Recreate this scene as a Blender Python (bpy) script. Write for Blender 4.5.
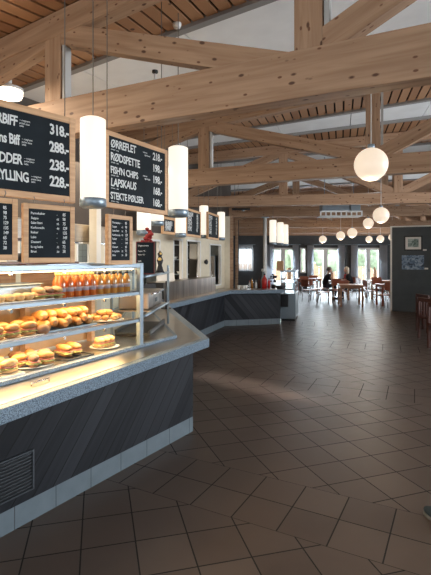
import bpy, bmesh, math, random
from mathutils import Vector, Matrix
R = math.radians
random.seed(7)
for o in list(bpy.data.objects): bpy.data.objects.remove(o)
sc = bpy.context.scene
COL = sc.collection

# ------------------------------------------------------------------ camera
CAMH = 1.65; F = 451.0; HZ = 258.0
cd = bpy.data.cameras.new('camera'); cam = bpy.data.objects.new('camera', cd); COL.objects.link(cam)
cam.location = (0, 0, CAMH); cam.rotation_euler = (R(90), 0, 0)
cd.sensor_fit = 'VERTICAL'; cd.sensor_height = 24; cd.lens = F/575*24
cd.shift_y = -(287.5-HZ)/575; cd.clip_start = .02; cd.clip_end = 300
sc.camera = cam

# ------------------------------------------------------------------ world, sun, large lights, exposure
w = bpy.data.worlds.new('world'); sc.world = w; w.use_nodes = True
w.node_tree.nodes['Background'].inputs[0].default_value = (.80, .90, 1, 1)
w.node_tree.nodes['Background'].inputs[1].default_value = 4.2
sc.view_settings.view_transform = 'Standard'; sc.view_settings.look = 'None'
sc.view_settings.exposure = 0.0; sc.view_settings.gamma = 1; sc.view_settings.use_curve_mapping = False

def area(name, loc, target, sx, sy, power, color, spread=180):
    d = bpy.data.lights.new(name, 'AREA'); d.shape = 'RECTANGLE'; d.size = sx; d.size_y = sy
    d.energy = power; d.color = color; d.spread = R(spread)
    o = bpy.data.objects.new(name, d); COL.objects.link(o); o.location = loc
    o.rotation_euler = (Vector(target)-Vector(loc)).to_track_quat('-Z', 'Y').to_euler()
    return o
DAY = (.80, .90, 1.0); WARM = (1.0, .74, .48)
# daylight entering at the far glazed doors
area('daylight_far_doors', (5.5, 22.95, 1.4), (5.2, 10, .4), 6.6, 2.2, 750, DAY)
area('daylight_far_doors_inner', (5.6, 22.2, 1.3), (5.2, 10, .0), 6.5, 2.0, 120, DAY)
area('daylight_far_window', (1.5, 22.95, 1.7), (1.5, 12, .6), 1.0, 1.4, 40, DAY)
# unseen fill lights added at the right wall and behind the camera
area('fill_side_right', (11.6, 16.5, 1.4), (2, 14, .8), 6, 2.0, 190, DAY)  # added fill for the far room, out of view
area('fill_back_right', (3.0, -3.9, 1.9), (-.8, 5, 4.4), 4.5, 1.8, 10, (.95, .96, 1), 120)  # added weak fill from behind the camera, aimed upward
area('fill_back_left', (-4.6, -3.9, 1.9), (1.5, 4.5, 3.6), 2.6, 1.6, 62, (1, .96, .90), 130)  # added fill that lifts the near faces of the trusses
area('fill_ceiling_right', (11.7, 6.5, 2.5), (-1, 8.5, 6.2), 12, 1.2, 950, (.88, .94, 1), 105)  # added uplight for the ceiling panels, no window stands here
area('floor_streak_light', (.49, 5.79, 3.55), (.49, 5.79, 0), 1.85, .22, 3.2, (.97, .95, .92), 11).rotation_euler = (0, 0, R(-41))  # narrow area light added overhead to draw the pale streak on the floor
sd = bpy.data.lights.new('sun', 'SUN'); sd.energy = 2.5; sd.angle = R(1); so = bpy.data.objects.new('sun', sd); COL.objects.link(so)
so.rotation_euler = Vector((1, .35, -.62)).to_track_quat('-Z', 'Y').to_euler()
# warm fill lights added to brighten kitchen and servery, no fixtures there
area('kitchen_fill', (-3.3, 9.2, 2.5), (-3.2, 9.2, 0), 5.5, 1.0, 170, (1, .86, .66))
area('servery_fill', (-1.9, 6.2, 3.0), (-1.9, 6.4, 0), .8, 5.5, 110, (1, .84, .64))
area('servery_fill_near', (-2.6, 3.2, 2.9), (-2.2, 3.6, 0), 1.0, 2.0, 60, (1, .84, .64))

# ------------------------------------------------------------------ materials
def nd(nt, t, **k):
    n = nt.nodes.new(t)
    for a, b in k.items(): setattr(n, a, b)
    return n
def mat(name, c, rough=.5, metal=0, emit=None, es=0, noise=0, nscale=8, bump=0, bscale=40, spec=None, trans=0, stretch=(1,1,1), alpha=1, coat=0):
    m = bpy.data.materials.new(name); m.use_nodes = True; nt = m.node_tree
    b = nt.nodes['Principled BSDF']
    b.inputs['Base Color'].default_value = (*c, 1); b.inputs['Roughness'].default_value = rough
    b.inputs['Metallic'].default_value = metal
    if spec is not None: b.inputs['Specular IOR Level'].default_value = spec
    if trans: b.inputs['Transmission Weight'].default_value = trans
    if coat: b.inputs['Coat Weight'].default_value = coat
    if alpha < 1: b.inputs['Alpha'].default_value = alpha
    if emit: b.inputs['Emission Color'].default_value = (*emit, 1); b.inputs['Emission Strength'].default_value = es
    tc = nd(nt, 'ShaderNodeTexCoord'); mp = nd(nt, 'ShaderNodeMapping'); mp.inputs['Scale'].default_value = stretch
    nt.links.new(tc.outputs['Object'], mp.inputs[0])
    if noise:
        n = nd(nt, 'ShaderNodeTexNoise'); n.inputs['Scale'].default_value = nscale; n.inputs['Detail'].default_value = 5
        nt.links.new(mp.outputs[0], n.inputs['Vector'])
        r = nd(nt, 'ShaderNodeValToRGB'); e = r.color_ramp.elements
        e[0].position = .3; e[1].position = .7
        e[0].color = (*[max(0, x*(1-noise)) for x in c], 1); e[1].color = (*[min(1, x*(1+noise)) for x in c], 1)
        nt.links.new(n.outputs['Fac'], r.inputs[0]); nt.links.new(r.outputs[0], b.inputs['Base Color'])
    if bump:
        n2 = nd(nt, 'ShaderNodeTexNoise'); n2.inputs['Scale'].default_value = bscale
        nt.links.new(mp.outputs[0], n2.inputs['Vector'])
        bp = nd(nt, 'ShaderNodeBump'); bp.inputs['Strength'].default_value = bump; bp.inputs['Distance'].default_value = .01
        nt.links.new(n2.outputs['Fac'], bp.inputs['Height']); nt.links.new(bp.outputs[0], b.inputs['Normal'])
    return m
def wood(name, c1, c2, knots=True, scale=1.0, rough=.55, knotc=(.09, .035, .015)):
    """grain runs along the object's local X"""
    m = bpy.data.materials.new(name); m.use_nodes = True; nt = m.node_tree; L = nt.links.new
    b = nt.nodes['Principled BSDF']; b.inputs['Roughness'].default_value = rough
    tc = nd(nt, 'ShaderNodeTexCoord'); mp = nd(nt, 'ShaderNodeMapping'); mp.inputs['Scale'].default_value = (.9*scale, 14*scale, 14*scale)
    oi = nd(nt, 'ShaderNodeObjectInfo'); ad = nd(nt, 'ShaderNodeVectorMath', operation='ADD')
    ml = nd(nt, 'ShaderNodeMath', operation='MULTIPLY'); ml.inputs[1].default_value = 37
    L(oi.outputs['Random'], ml.inputs[0]); L(tc.outputs['Object'], ad.inputs[0]); L(ml.outputs[0], ad.inputs[1])
    L(ad.outputs[0], mp.inputs[0])
    n = nd(nt, 'ShaderNodeTexNoise'); n.inputs['Scale'].default_value = 1.6; n.inputs['Detail'].default_value = 6; n.inputs['Distortion'].default_value = .6
    L(mp.outputs[0], n.inputs['Vector'])
    r = nd(nt, 'ShaderNodeValToRGB'); e = r.color_ramp.elements; e[0].position = .32; e[1].position = .68
    e[0].color = (*c1, 1); e[1].color = (*c2, 1); L(n.outputs['Fac'], r.inputs[0])
    out = r.outputs[0]
    if knots:
        v = nd(nt, 'ShaderNodeTexVoronoi'); mp2 = nd(nt, 'ShaderNodeMapping'); mp2.inputs['Scale'].default_value = (5.5*scale, 11*scale, 11*scale)
        L(ad.outputs[0], mp2.inputs[0]); L(mp2.outputs[0], v.inputs['Vector']); v.inputs['Scale'].default_value = 1
        r2 = nd(nt, 'ShaderNodeValToRGB'); f = r2.color_ramp.elements
        f[0].position = .09; f[0].color = (1, 1, 1, 1); f[1].position = .15; f[1].color = (0, 0, 0, 1)
        L(v.outputs['Distance'], r2.inputs[0])
        v3 = nd(nt, 'ShaderNodeTexVoronoi'); mp3 = nd(nt, 'ShaderNodeMapping'); mp3.inputs['Scale'].default_value = (9*scale, 17*scale, 17*scale); mp3.inputs['Location'].default_value = (3.3, 1.7, .4)
        L(ad.outputs[0], mp3.inputs[0]); L(mp3.outputs[0], v3.inputs['Vector']); v3.inputs['Scale'].default_value = 1
        r3 = nd(nt, 'ShaderNodeValToRGB'); f3 = r3.color_ramp.elements; f3[0].position = .10; f3[0].color = (1, 1, 1, 1); f3[1].position = .16; f3[1].color = (0, 0, 0, 1); L(v3.outputs['Distance'], r3.inputs[0])
        m3 = nd(nt, 'ShaderNodeMix', data_type='RGBA'); L(r3.outputs[0], m3.inputs['Factor']); L(out, m3.inputs['A']); m3.inputs['B'].default_value = (*[x*1.6 for x in knotc], 1); out = m3.outputs['Result']
        mx = nd(nt, 'ShaderNodeMix', data_type='RGBA'); L(r2.outputs[0], mx.inputs['Factor']); L(out, mx.inputs['A'])
        mx.inputs['B'].default_value = (*knotc, 1); out = mx.outputs['Result']
    L(out, b.inputs['Base Color'])
    return m
M = {}
M['pine'] = wood('pine', (.30, .17, .095), (.45, .285, .175), True)
M['slat'] = wood('slat_pine', (.30, .145, .07), (.45, .235, .12), True, 1.2)
M['slatbk'] = mat('slat_backing', (.02, .013, .01), .9)
M['backp'] = mat('case_back_beige', (.48, .30, .15), .5, noise=.1)
M['frame_wood'] = wood('light_frame_wood', (.50, .27, .13), (.66, .40, .21), False, 2)
M['oak'] = wood('table_oak', (.30, .13, .055), (.44, .22, .10), False, 2, .4)
M['redwood'] = wood('red_brown_wood', (.055, .016, .010), (.09, .03, .018), False, 2, .4)
M['chairwood'] = wood('chair_veneer', (.20, .05, .022), (.32, .095, .045), False, 2, .35)
M['white'] = mat('white_paint', (.72, .72, .70), .6, noise=.04)
M['panelw'] = mat('white_ceiling_panel', (.88, .89, .89), .8, noise=.05, nscale=3)
M['conduit'] = mat('conduit_grey', (.42, .41, .39), .6)
M['cream'] = mat('cream_paint', (.70, .62, .47), .6, noise=.05)
M['greytrim'] = mat('grey_trim', (.28, .27, .26), .6)
M['darkwall'] = mat('dark_grey_wall', (.055, .062, .068), .7, noise=.12, nscale=5)
M['bluewall'] = mat('blue_grey_wall', (.065, .08, .09), .7, noise=.12, nscale=3)
M['fascia'] = mat('brown_grey_fascia', (.07, .055, .045), .7, noise=.1)
M['steel'] = mat('brushed_steel', (.50, .45, .39), .28, 1, noise=.1, nscale=4, stretch=(1, 1, 30))
M['steelb'] = mat('warm_steel', (.42, .36, .31), .3, 1, noise=.35, nscale=3, stretch=(4, 1, .3))  # streaky colour noise stands in for uneven reflections
M['darkmetal'] = mat('dark_metal', (.09, .10, .11), .35, .8)
M['steeld'] = mat('satin_steel', (.26, .32, .37), .40, .65, noise=.06)
M['chrome'] = mat('chrome', (.75, .75, .75), .15, 1)
M['black'] = mat('black_plastic', (.015, .015, .017), .4)
M['blackm'] = mat('black_matte', (.02, .02, .022), .8)
M['chalk'] = mat('chalkboard', (.010, .015, .019), .75, spec=.2, noise=.3, nscale=6)
M['chalkw'] = mat('chalk_white', (.68, .69, .67), .9, emit=None)
M['chalkg'] = mat('chalk_green', (.12, .28, .12), .9)
M['cord'] = mat('wire_steel', (.22, .20, .18), .5, .6)
M['granite'] = None
M['lamp'] = mat('lamp_glass_warm', (.35, .33, .30), .4, emit=(1, .80, .60), es=.80)
M['cyl'] = mat('cylinder_glass_warm', (.4, .38, .35), .3, emit=(1, .90, .76), es=1.0)
M['flush'] = mat('flush_lamp_glass', (.95, .93, .9), .3, emit=(1, .87, .68), es=4)
M['glass'] = None
M['curtain'] = mat('grey_curtain', (.50, .51, .53), .9, noise=.08, bump=.2)
_nt = M['curtain'].node_tree; _t = nd(_nt, 'ShaderNodeBsdfTranslucent'); _t.inputs[0].default_value = (.70, .72, .76, 1); _m = nd(_nt, 'ShaderNodeMixShader'); _m.inputs[0].default_value = .6
_nt.links.new(_nt.nodes['Principled BSDF'].outputs[0], _m.inputs[1]); _nt.links.new(_t.outputs[0], _m.inputs[2]); _nt.links.new(_m.outputs[0], _nt.nodes['Material Output'].inputs[0])
M['tray'] = mat('dark_tray', (.03, .028, .026), .4)
M['skin'] = mat('skin', (.55, .33, .24), .5)
M['hairg'] = mat('grey_hair', (.16, .14, .12), .8, noise=.3, nscale=60)
M['hairw'] = mat('pale_blond_hair', (.62, .56, .45), .7, noise=.2, nscale=60)
M['cloth_b'] = mat('black_knit', (.012, .013, .018), .9)
M['cloth_r'] = mat('red_scarf', (.35, .03, .03), .9)
M['jeans'] = mat('dark_trousers', (.03, .035, .05), .9)
M['darkred'] = mat('dark_red_paint', (.14, .015, .015), .5)
M['red'] = mat('red_plastic', (.5, .02, .015), .35)
M['bun'] = mat('bun_crust', (.40, .17, .045), .45, noise=.5, nscale=14, bump=.4)
M['bread'] = mat('pale_bread', (.56, .33, .14), .6, noise=.4, nscale=18, bump=.4)
M['darkbread'] = mat('dark_bread', (.22, .10, .05), .6, noise=.4, nscale=20, bump=.4)
M['lettuce'] = mat('lettuce', (.30, .30, .09), .5, noise=.4, nscale=20)
M['ham'] = mat('ham', (.62, .20, .14), .5, noise=.25, nscale=20)
M['cheese'] = mat('cheese', (.80, .55, .18), .5)
M['juice'] = mat('orange_juice', (.50, .11, .015), .2, coat=.4)
M['juice2'] = mat('golden_juice', (.42, .18, .035), .2, coat=.4)
M['plate'] = mat('white_porcelain', (.75, .74, .70), .2)
M['paper'] = mat('white_paper', (.78, .77, .74), .7)
M['flower'] = mat('red_petals', (.30, .02, .02), .7, noise=.4, nscale=30)
M['leaf'] = mat('hedge_leaves', (.52, .60, .42), .8, noise=.3, nscale=3, bump=.5)
M['grass'] = mat('outdoor_grass', (.55, .56, .52), .9, noise=.15)
M['fence'] = mat('orange_fence', (.72, .45, .30), .8, noise=.2)
M['bluewhite'] = mat('cooler_enamel', (.26, .32, .36), .3)
M['blabel'] = mat('bottle_label', (.34, .28, .32), .6)
M['sheer'] = mat('sheer_white_cloth', (.8, .82, .85), .9)
_nt = M['sheer'].node_tree; _t = nd(_nt, 'ShaderNodeBsdfTransparent'); _m = nd(_nt, 'ShaderNodeMixShader'); _m.inputs[0].default_value = .62
_nt.links.new(_nt.nodes['Principled BSDF'].outputs[0], _m.inputs[1]); _nt.links.new(_t.outputs[0], _m.inputs[2]); _nt.links.new(_m.outputs[0], _nt.nodes['Material Output'].inputs[0])
M['film'] = mat('cling_film', (.75, .74, .72), .15, alpha=.35)
M['rubber'] = mat('shoe_rubber', (.10, .095, .085), .8)
M['shoe'] = mat('shoe_canvas', (.012, .022, .028), .8)

def glassmat():
    m = bpy.data.materials.new('clear_glass'); m.use_nodes = True; nt = m.node_tree; L = nt.links.new
    out = nt.nodes['Material Output']; nt.nodes.remove(nt.nodes['Principled BSDF'])
    t = nd(nt, 'ShaderNodeBsdfTransparent'); t.inputs[0].default_value = (.95, .97, .97, 1)
    g = nd(nt, 'ShaderNodeBsdfGlossy'); g.inputs['Roughness'].default_value = .02
    f = nd(nt, 'ShaderNodeFresnel'); f.inputs[0].default_value = 1.35
    mx = nd(nt, 'ShaderNodeMixShader'); ge = nd(nt, 'ShaderNodeNewGeometry'); iv = nd(nt, 'ShaderNodeMath', operation='SUBTRACT'); iv.inputs[0].default_value = 1; L(ge.outputs['Backfacing'], iv.inputs[1]); mu = nd(nt, 'ShaderNodeMath', operation='MULTIPLY'); L(iv.outputs[0], mu.inputs[0]); L(f.outputs[0], mu.inputs[1]); L(mu.outputs[0], mx.inputs[0]); L(t.outputs[0], mx.inputs[1]); L(g.outputs[0], mx.inputs[2])
    L(mx.outputs[0], out.inputs[0]); return m
M['glass'] = glassmat()

def granite():
    m = mat('blue_grey_granite', (.25, .30, .34), .3); nt = m.node_tree; b = nt.nodes['Principled BSDF']
    tc = nd(nt, 'ShaderNodeTexCoord'); n = nd(nt, 'ShaderNodeTexNoise'); n.inputs['Scale'].default_value = 160; n.inputs['Detail'].default_value = 2
    r = nd(nt, 'ShaderNodeValToRGB'); e = r.color_ramp.elements; e[0].position = .38; e[1].position = .62
    e[0].color = (.07, .10, .135, 1); e[1].color = (.27, .35, .42, 1)
    nt.links.new(tc.outputs['Object'], n.inputs['Vector']); nt.links.new(n.outputs['Fac'], r.inputs[0]); nt.links.new(r.outputs[0], b.inputs['Base Color'])
    return m
M['granite'] = granite()

def tilemat(name, c1, c2, grout, gw=.028, rough=(.30, .46)):
    m = bpy.data.materials.new(name); m.use_nodes = True; nt = m.node_tree; L = nt.links.new
    b = nt.nodes['Principled BSDF']
    uv = nd(nt, 'ShaderNodeUVMap'); fr = nd(nt, 'ShaderNodeVectorMath', operation='FRACTION'); fl = nd(nt, 'ShaderNodeVectorMath', operation='FLOOR')
    L(uv.outputs[0], fr.inputs[0]); L(uv.outputs[0], fl.inputs[0])
    wn = nd(nt, 'ShaderNodeTexWhiteNoise'); wn.noise_dimensions = '2D'; L(fl.outputs[0], wn.inputs['Vector'])
    sp = nd(nt, 'ShaderNodeSeparateXYZ'); L(fr.outputs[0], sp.inputs[0])
    ds = []
    for k in (0, 1):
        a = nd(nt, 'ShaderNodeMath', operation='SUBTRACT'); L(sp.outputs[k], a.inputs[0]); a.inputs[1].default_value = .5
        ab = nd(nt, 'ShaderNodeMath', operation='ABSOLUTE'); L(a.outputs[0], ab.inputs[0]); ds.append(ab)
    mx = nd(nt, 'ShaderNodeMath', operation='MAXIMUM'); L(ds[0].outputs[0], mx.inputs[0]); L(ds[1].outputs[0], mx.inputs[1])
    gt = nd(nt, 'ShaderNodeMath', operation='GREATER_THAN'); L(mx.outputs[0], gt.inputs[0]); gt.inputs[1].default_value = .5-gw/2
    tc = nd(nt, 'ShaderNodeTexCoord'); n = nd(nt, 'ShaderNodeTexNoise'); n.inputs['Scale'].default_value = 9; n.inputs['Detail'].default_value = 6
    L(tc.outputs['Object'], n.inputs['Vector'])
    av = nd(nt, 'ShaderNodeMath', operation='ADD'); L(wn.outputs['Value'], av.inputs[0]); L(n.outputs['Fac'], av.inputs[1])
    hv = nd(nt, 'ShaderNodeMath', operation='MULTIPLY'); L(av.outputs[0], hv.inputs[0]); hv.inputs[1].default_value = .5
    r = nd(nt, 'ShaderNodeValToRGB'); e = r.color_ramp.elements; e[0].position = .2; e[1].position = .8
    e[0].color = (*c1, 1); e[1].color = (*c2, 1); L(hv.outputs[0], r.inputs[0])
    mc = nd(nt, 'ShaderNodeMix', data_type='RGBA'); L(gt.outputs[0], mc.inputs['Factor']); L(r.outputs[0], mc.inputs['A']); mc.inputs['B'].default_value = (*grout, 1)
    L(mc.outputs['Result'], b.inputs['Base Color']); b.inputs['Specular IOR Level'].default_value = .36
    mr = nd(nt, 'ShaderNodeMapRange'); L(n.outputs['Fac'], mr.inputs['Value']); mr.inputs['To Min'].default_value = rough[0]; mr.inputs['To Max'].default_value = rough[1]
    ad = nd(nt, 'ShaderNodeMath', operation='MULTIPLY_ADD'); L(gt.outputs[0], ad.inputs[0]); ad.inputs[1].default_value = .4; L(mr.outputs[0], ad.inputs[2])
    L(ad.outputs[0], b.inputs['Roughness'])
    bp = nd(nt, 'ShaderNodeBump'); bp.inputs['Strength'].default_value = .5; bp.inputs['Distance'].default_value = .004; bp.invert = True
    L(gt.outputs[0], bp.inputs['Height']); L(bp.outputs[0], b.inputs['Normal'])
    return m
M['floor'] = tilemat('brown_floor_tiles', (.058, .040, .031), (.086, .061, .047), (.005, .004, .003))
M['ktile'] = tilemat('kitchen_wall_tiles', (.17, .20, .21), (.22, .26, .27), (.09, .1, .1), .05)

def plankmat(PLANK):
    """dark stained boards running diagonally across a panel; object X along the panel, Z up"""
    m = bpy.data.materials.new('dark_diagonal_planks'); m.use_nodes = True; nt = m.node_tree; L = nt.links.new
    b = nt.nodes['Principled BSDF']; b.inputs['Roughness'].default_value = .5; b.inputs['Specular IOR Level'].default_value = .25
    tc = nd(nt, 'ShaderNodeTexCoord'); mp = nd(nt, 'ShaderNodeMapping'); mp.inputs['Rotation'].default_value = (0, R(PLANK), 0)
    L(tc.outputs['Object'], mp.inputs[0]); sp = nd(nt, 'ShaderNodeSeparateXYZ'); L(mp.outputs[0], sp.inputs[0])
    dv = nd(nt, 'ShaderNodeMath', operation='DIVIDE'); L(sp.outputs['X'], dv.inputs[0]); dv.inputs[1].default_value = .115
    fr = nd(nt, 'ShaderNodeMath', operation='FRACT'); L(dv.outputs[0], fr.inputs[0]); fl = nd(nt, 'ShaderNodeMath', operation='FLOOR'); L(dv.outputs[0], fl.inputs[0])
    wn = nd(nt, 'ShaderNodeTexWhiteNoise'); wn.noise_dimensions = '1D'; L(fl.outputs[0], wn.inputs['W'])
    mp2 = nd(nt, 'ShaderNodeMapping'); mp2.inputs['Scale'].default_value = (30, 30, 1.5); L(mp.outputs[0], mp2.inputs[0])
    n = nd(nt, 'ShaderNodeTexNoise'); n.inputs['Scale'].default_value = 1; n.inputs['Detail'].default_value = 5; L(mp2.outputs[0], n.inputs['Vector'])
    av = nd(nt, 'ShaderNodeMath', operation='ADD'); L(wn.outputs['Value'], av.inputs[0]); L(n.outputs['Fac'], av.inputs[1])
    r = nd(nt, 'ShaderNodeValToRGB'); e = r.color_ramp.elements; e[0].position = .35; e[1].position = 1
    e[0].color = (.009, .010, .013, 1); e[1].color = (.034, .037, .044, 1)
    hv = nd(nt, 'ShaderNodeMath', operation='MULTIPLY'); L(av.outputs[0], hv.inputs[0]); hv.inputs[1].default_value = .62; L(hv.outputs[0], r.inputs[0])
    lt = nd(nt, 'ShaderNodeMath', operation='LESS_THAN'); L(fr.outputs[0], lt.inputs[0]); lt.inputs[1].default_value = .07
    mc = nd(nt, 'ShaderNodeMix', data_type='RGBA'); L(lt.outputs[0], mc.inputs['Factor']); L(r.outputs[0], mc.inputs['A']); mc.inputs['B'].default_value = (.003, .003, .004, 1)
    L(mc.outputs['Result'], b.inputs['Base Color'])
    return m
M['plank'] = plankmat(-40); M['plankr'] = plankmat(40)
def plinthmat():
    m = mat('grey_plinth_tile', (.26, .30, .32), .5); nt = m.node_tree; L = nt.links.new; b = nt.nodes['Principled BSDF']
    tc = nd(nt, 'ShaderNodeTexCoord'); sp = nd(nt, 'ShaderNodeSeparateXYZ'); L(tc.outputs['Object'], sp.inputs[0])
    dv = nd(nt, 'ShaderNodeMath', operation='DIVIDE'); L(sp.outputs['X'], dv.inputs[0]); dv.inputs[1].default_value = .3
    fr = nd(nt, 'ShaderNodeMath', operation='FRACT'); L(dv.outputs[0], fr.inputs[0])
    lt = nd(nt, 'ShaderNodeMath', operation='LESS_THAN'); L(fr.outputs[0], lt.inputs[0]); lt.inputs[1].default_value = .02
    n = nd(nt, 'ShaderNodeTexNoise'); n.inputs['Scale'].default_value = 7; n.inputs['Detail'].default_value = 6; L(tc.outputs['Object'], n.inputs['Vector'])
    r = nd(nt, 'ShaderNodeValToRGB'); e = r.color_ramp.elements; e[0].color = (.10, .13, .15, 1); e[1].color = (.18, .22, .245, 1); L(n.outputs['Fac'], r.inputs[0])
    mc = nd(nt, 'ShaderNodeMix', data_type='RGBA'); L(lt.outputs[0], mc.inputs['Factor']); L(r.outputs[0], mc.inputs['A']); mc.inputs['B'].default_value = (.04, .045, .05, 1)
    L(mc.outputs['Result'], b.inputs['Base Color']); return m
M['plinth'] = plinthmat()
def artmat(name, cols, scale):
    m = mat(name, cols[0], .6); nt = m.node_tree; b = nt.nodes['Principled BSDF']
    tc = nd(nt, 'ShaderNodeTexCoord'); n = nd(nt, 'ShaderNodeTexNoise'); n.inputs['Scale'].default_value = scale; n.inputs['Detail'].default_value = 3; n.inputs['Distortion'].default_value = 1.5
    r = nd(nt, 'ShaderNodeValToRGB'); r.color_ramp.interpolation = 'LINEAR'; e = r.color_ramp.elements
    e[0].position = .35; e[0].color = (*cols[0], 1); e[1].position = .65; e[1].color = (*cols[2], 1)
    x = e.new(.5); x.color = (*cols[1], 1)
    nt.links.new(tc.outputs['Object'], n.inputs['Vector']); nt.links.new(n.outputs['Fac'], r.inputs[0]); nt.links.new(r.outputs[0], b.inputs['Base Color']); return m
M['art1'] = artmat('landscape_print', ((.10, .16, .14), (.35, .45, .44), (.55, .62, .60)), 7)
M['art2'] = artmat('blue_branches_print', ((.03, .05, .08), (.15, .24, .36), (.38, .47, .58)), 9)

# ------------------------------------------------------------------ mesh helpers
class MB:
    def __init__(s): s.bm = bmesh.new()
    def box(s, x0, x1, y0, y1, z0, z1, mtx=None):
        vs = [s.bm.verts.new((x, y, z)) for x in (x0, x1) for y in (y0, y1) for z in (z0, z1)]
        for f in ((0,1,3,2), (4,6,7,5), (0,4,5,1), (2,3,7,6), (0,2,6,4), (1,5,7,3)): s.bm.faces.new([vs[i] for i in f])
        if mtx:
            for v in vs: v.co = mtx @ v.co
        return s
    def beam(s, p, q, wd, ht, up=(0, 0, 1)):
        """box bar from p to q: wd across, ht along up"""
        p = Vector(p); q = Vector(q); d = (q-p); L = d.length; d.normalize(); u = Vector(up); sd = d.cross(u)
        if sd.length < 1e-4: sd = d.cross(Vector((0, 1, 0)))
        sd.normalize(); u = sd.cross(d)
        m = Matrix((d, sd, u)).transposed().to_4x4(); m.translation = p
        return s.box(0, L, -wd/2, wd/2, -ht/2, ht/2, m)
    def tube(s, pts, r, n=8, caps=True):
        rings = []; pts = [Vector(p) for p in pts]
        rr = r if isinstance(r, (list, tuple)) else [r]*len(pts)
        for i, p in enumerate(pts):
            d = (pts[min(i+1, len(pts)-1)]-pts[max(i-1, 0)]).normalized()
            a = d.cross(Vector((0, 0, 1)))
            if a.length < .05: a = d.cross(Vector((0, 1, 0)))
            a.normalize(); b = d.cross(a)
            rings.append([s.bm.verts.new(p+rr[i]*(math.cos(t)*a+math.sin(t)*b)) for t in [2*math.pi*k/n for k in range(n)]])
        for a, b in zip(rings, rings[1:]):
            for k in range(n): f = s.bm.faces.new((a[k], a[(k+1) % n], b[(k+1) % n], b[k])); f.smooth = True
        if caps:
            s.bm.faces.new(rings[0][::-1]); s.bm.faces.new(rings[-1])
        return s
    def lathe(s, prof, c=(0, 0, 0), n=16, sx=1, sy=1):
        rings = []
        for r, z in prof:
            if r < 1e-5: rings.append([s.bm.verts.new((c[0], c[1], c[2]+z))])
            else: rings.append([s.bm.verts.new((c[0]+r*sx*math.cos(t), c[1]+r*sy*math.sin(t), c[2]+z)) for t in [2*math.pi*k/n for k in range(n)]])
        for a, b in zip(rings, rings[1:]):
            for k in range(n):
                k2 = (k+1) % n
                if len(a) == 1 and len(b) == 1: continue
                if len(a) == 1: v = (a[0], b[k2], b[k])
                elif len(b) == 1: v = (a[k], a[k2], b[0])
                else: v = (a[k], a[k2], b[k2], b[k])
                f = s.bm.faces.new(v[::1]); f.smooth = True
        if len(rings[0]) > 1: s.bm.faces.new(rings[0][::-1])
        if len(rings[-1]) > 1: s.bm.faces.new(rings[-1])
        return s
    def blob(s, c, rx, ry, rz, n=12, jit=0, seed=0, rot=0, m=7):
        rnd = random.Random(seed); c = Vector(c); ca, sa = math.cos(rot), math.sin(rot)
        rings = []
        for j in range(m+1):
            ph = math.pi*j/m - math.pi/2
            if j in (0, m): rings.append([s.bm.verts.new(c+Vector((0, 0, rz*math.sin(ph))))]); continue
            ring = []
            for k in range(n):
                t = 2*math.pi*k/n; q = 1+rnd.uniform(-jit, jit)
                x, y = rx*q*math.cos(ph)*math.cos(t), ry*q*math.cos(ph)*math.sin(t)
                ring.append(s.bm.verts.new(c+Vector((x*ca-y*sa, x*sa+y*ca, rz*q*math.sin(ph)))))
            rings.append(ring)
        for a, b in zip(rings, rings[1:]):
            for k in range(n):
                k2 = (k+1) % n
                v = (a[0], b[k2], b[k]) if len(a) == 1 else ((a[k], a[k2], b[0]) if len(b) == 1 else (a[k], a[k2], b[k2], b[k]))
                s.bm.faces.new(v).smooth = True
        return s
    def prism(s, poly, z0, z1):
        a = [s.bm.verts.new((x, y, z0)) for x, y in poly]; b = [s.bm.verts.new((x, y, z1)) for x, y in poly]
        n = len(poly)
        s.bm.faces.new(a[::-1]); s.bm.faces.new(b)
        for k in range(n): s.bm.faces.new((a[k], a[(k+1) % n], b[(k+1) % n], b[k]))
        return s
    def build(s, name, m, parent=None, loc=(0, 0, 0), rz=0, world=False, bevel=0, mtx=None):
        bmesh.ops.recalc_face_normals(s.bm, faces=s.bm.faces)
        if world and parent is not None:
            inv = pm(parent).inverted()
            for v in s.bm.verts: v.co = inv @ v.co
        me = bpy.data.meshes.new(name); s.bm.to_mesh(me); s.bm.free()
        o = bpy.data.objects.new(name, me); COL.objects.link(o)
        if m is not None: me.materials.append(M[m] if isinstance(m, str) else m)
        if mtx is not None: o.matrix_local = mtx
        else: o.location = loc; o.rotation_euler = (0, 0, rz)
        if parent is not None: o.parent = parent
        if bevel:
            bv = o.modifiers.new('bevel', 'BEVEL'); bv.width = bevel; bv.segments = 2; bv.limit_method = 'ANGLE'
        return o
def pm(p):
    m = Matrix.LocRotScale(p.location, p.rotation_euler, p.scale)
    return pm(p.parent) @ m if p.parent else m
def tag(o, label=None, cat=None, group=None, kind=None):
    if label: o['label'] = label
    if cat: o['category'] = cat
    if group: o['group'] = group
    if kind: o['kind'] = kind
    return o
def thing(name, label, cat, loc=(0, 0, 0), rz=0, group=None, rot=None):
    o = bpy.data.objects.new(name, None); COL.objects.link(o); o.empty_display_size = .1
    o.location = loc; o.rotation_euler = rot if rot else (0, 0, rz)
    return tag(o, label, cat, group)
def struct(o): o['kind'] = 'structure'; return o
def dup(root, loc, rz=None, label=None, group=None):
    def cp(o, par):
        c = o.copy(); COL.objects.link(c); c.parent = par
        for ch in [x for x in KIDS.get(o.name, list(o.children))]: cp(ch, c)
        return c
    r = cp(root, None); r.location = loc
    if rz is not None: r.rotation_euler = (0, 0, rz)
    if label: r['label'] = label
    if group: r['group'] = group
    return r
KIDS = {}
def at(px, Y): return (px-215.5)/F*Y
def zat(py, Y): return CAMH+(HZ-py)/F*Y

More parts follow.
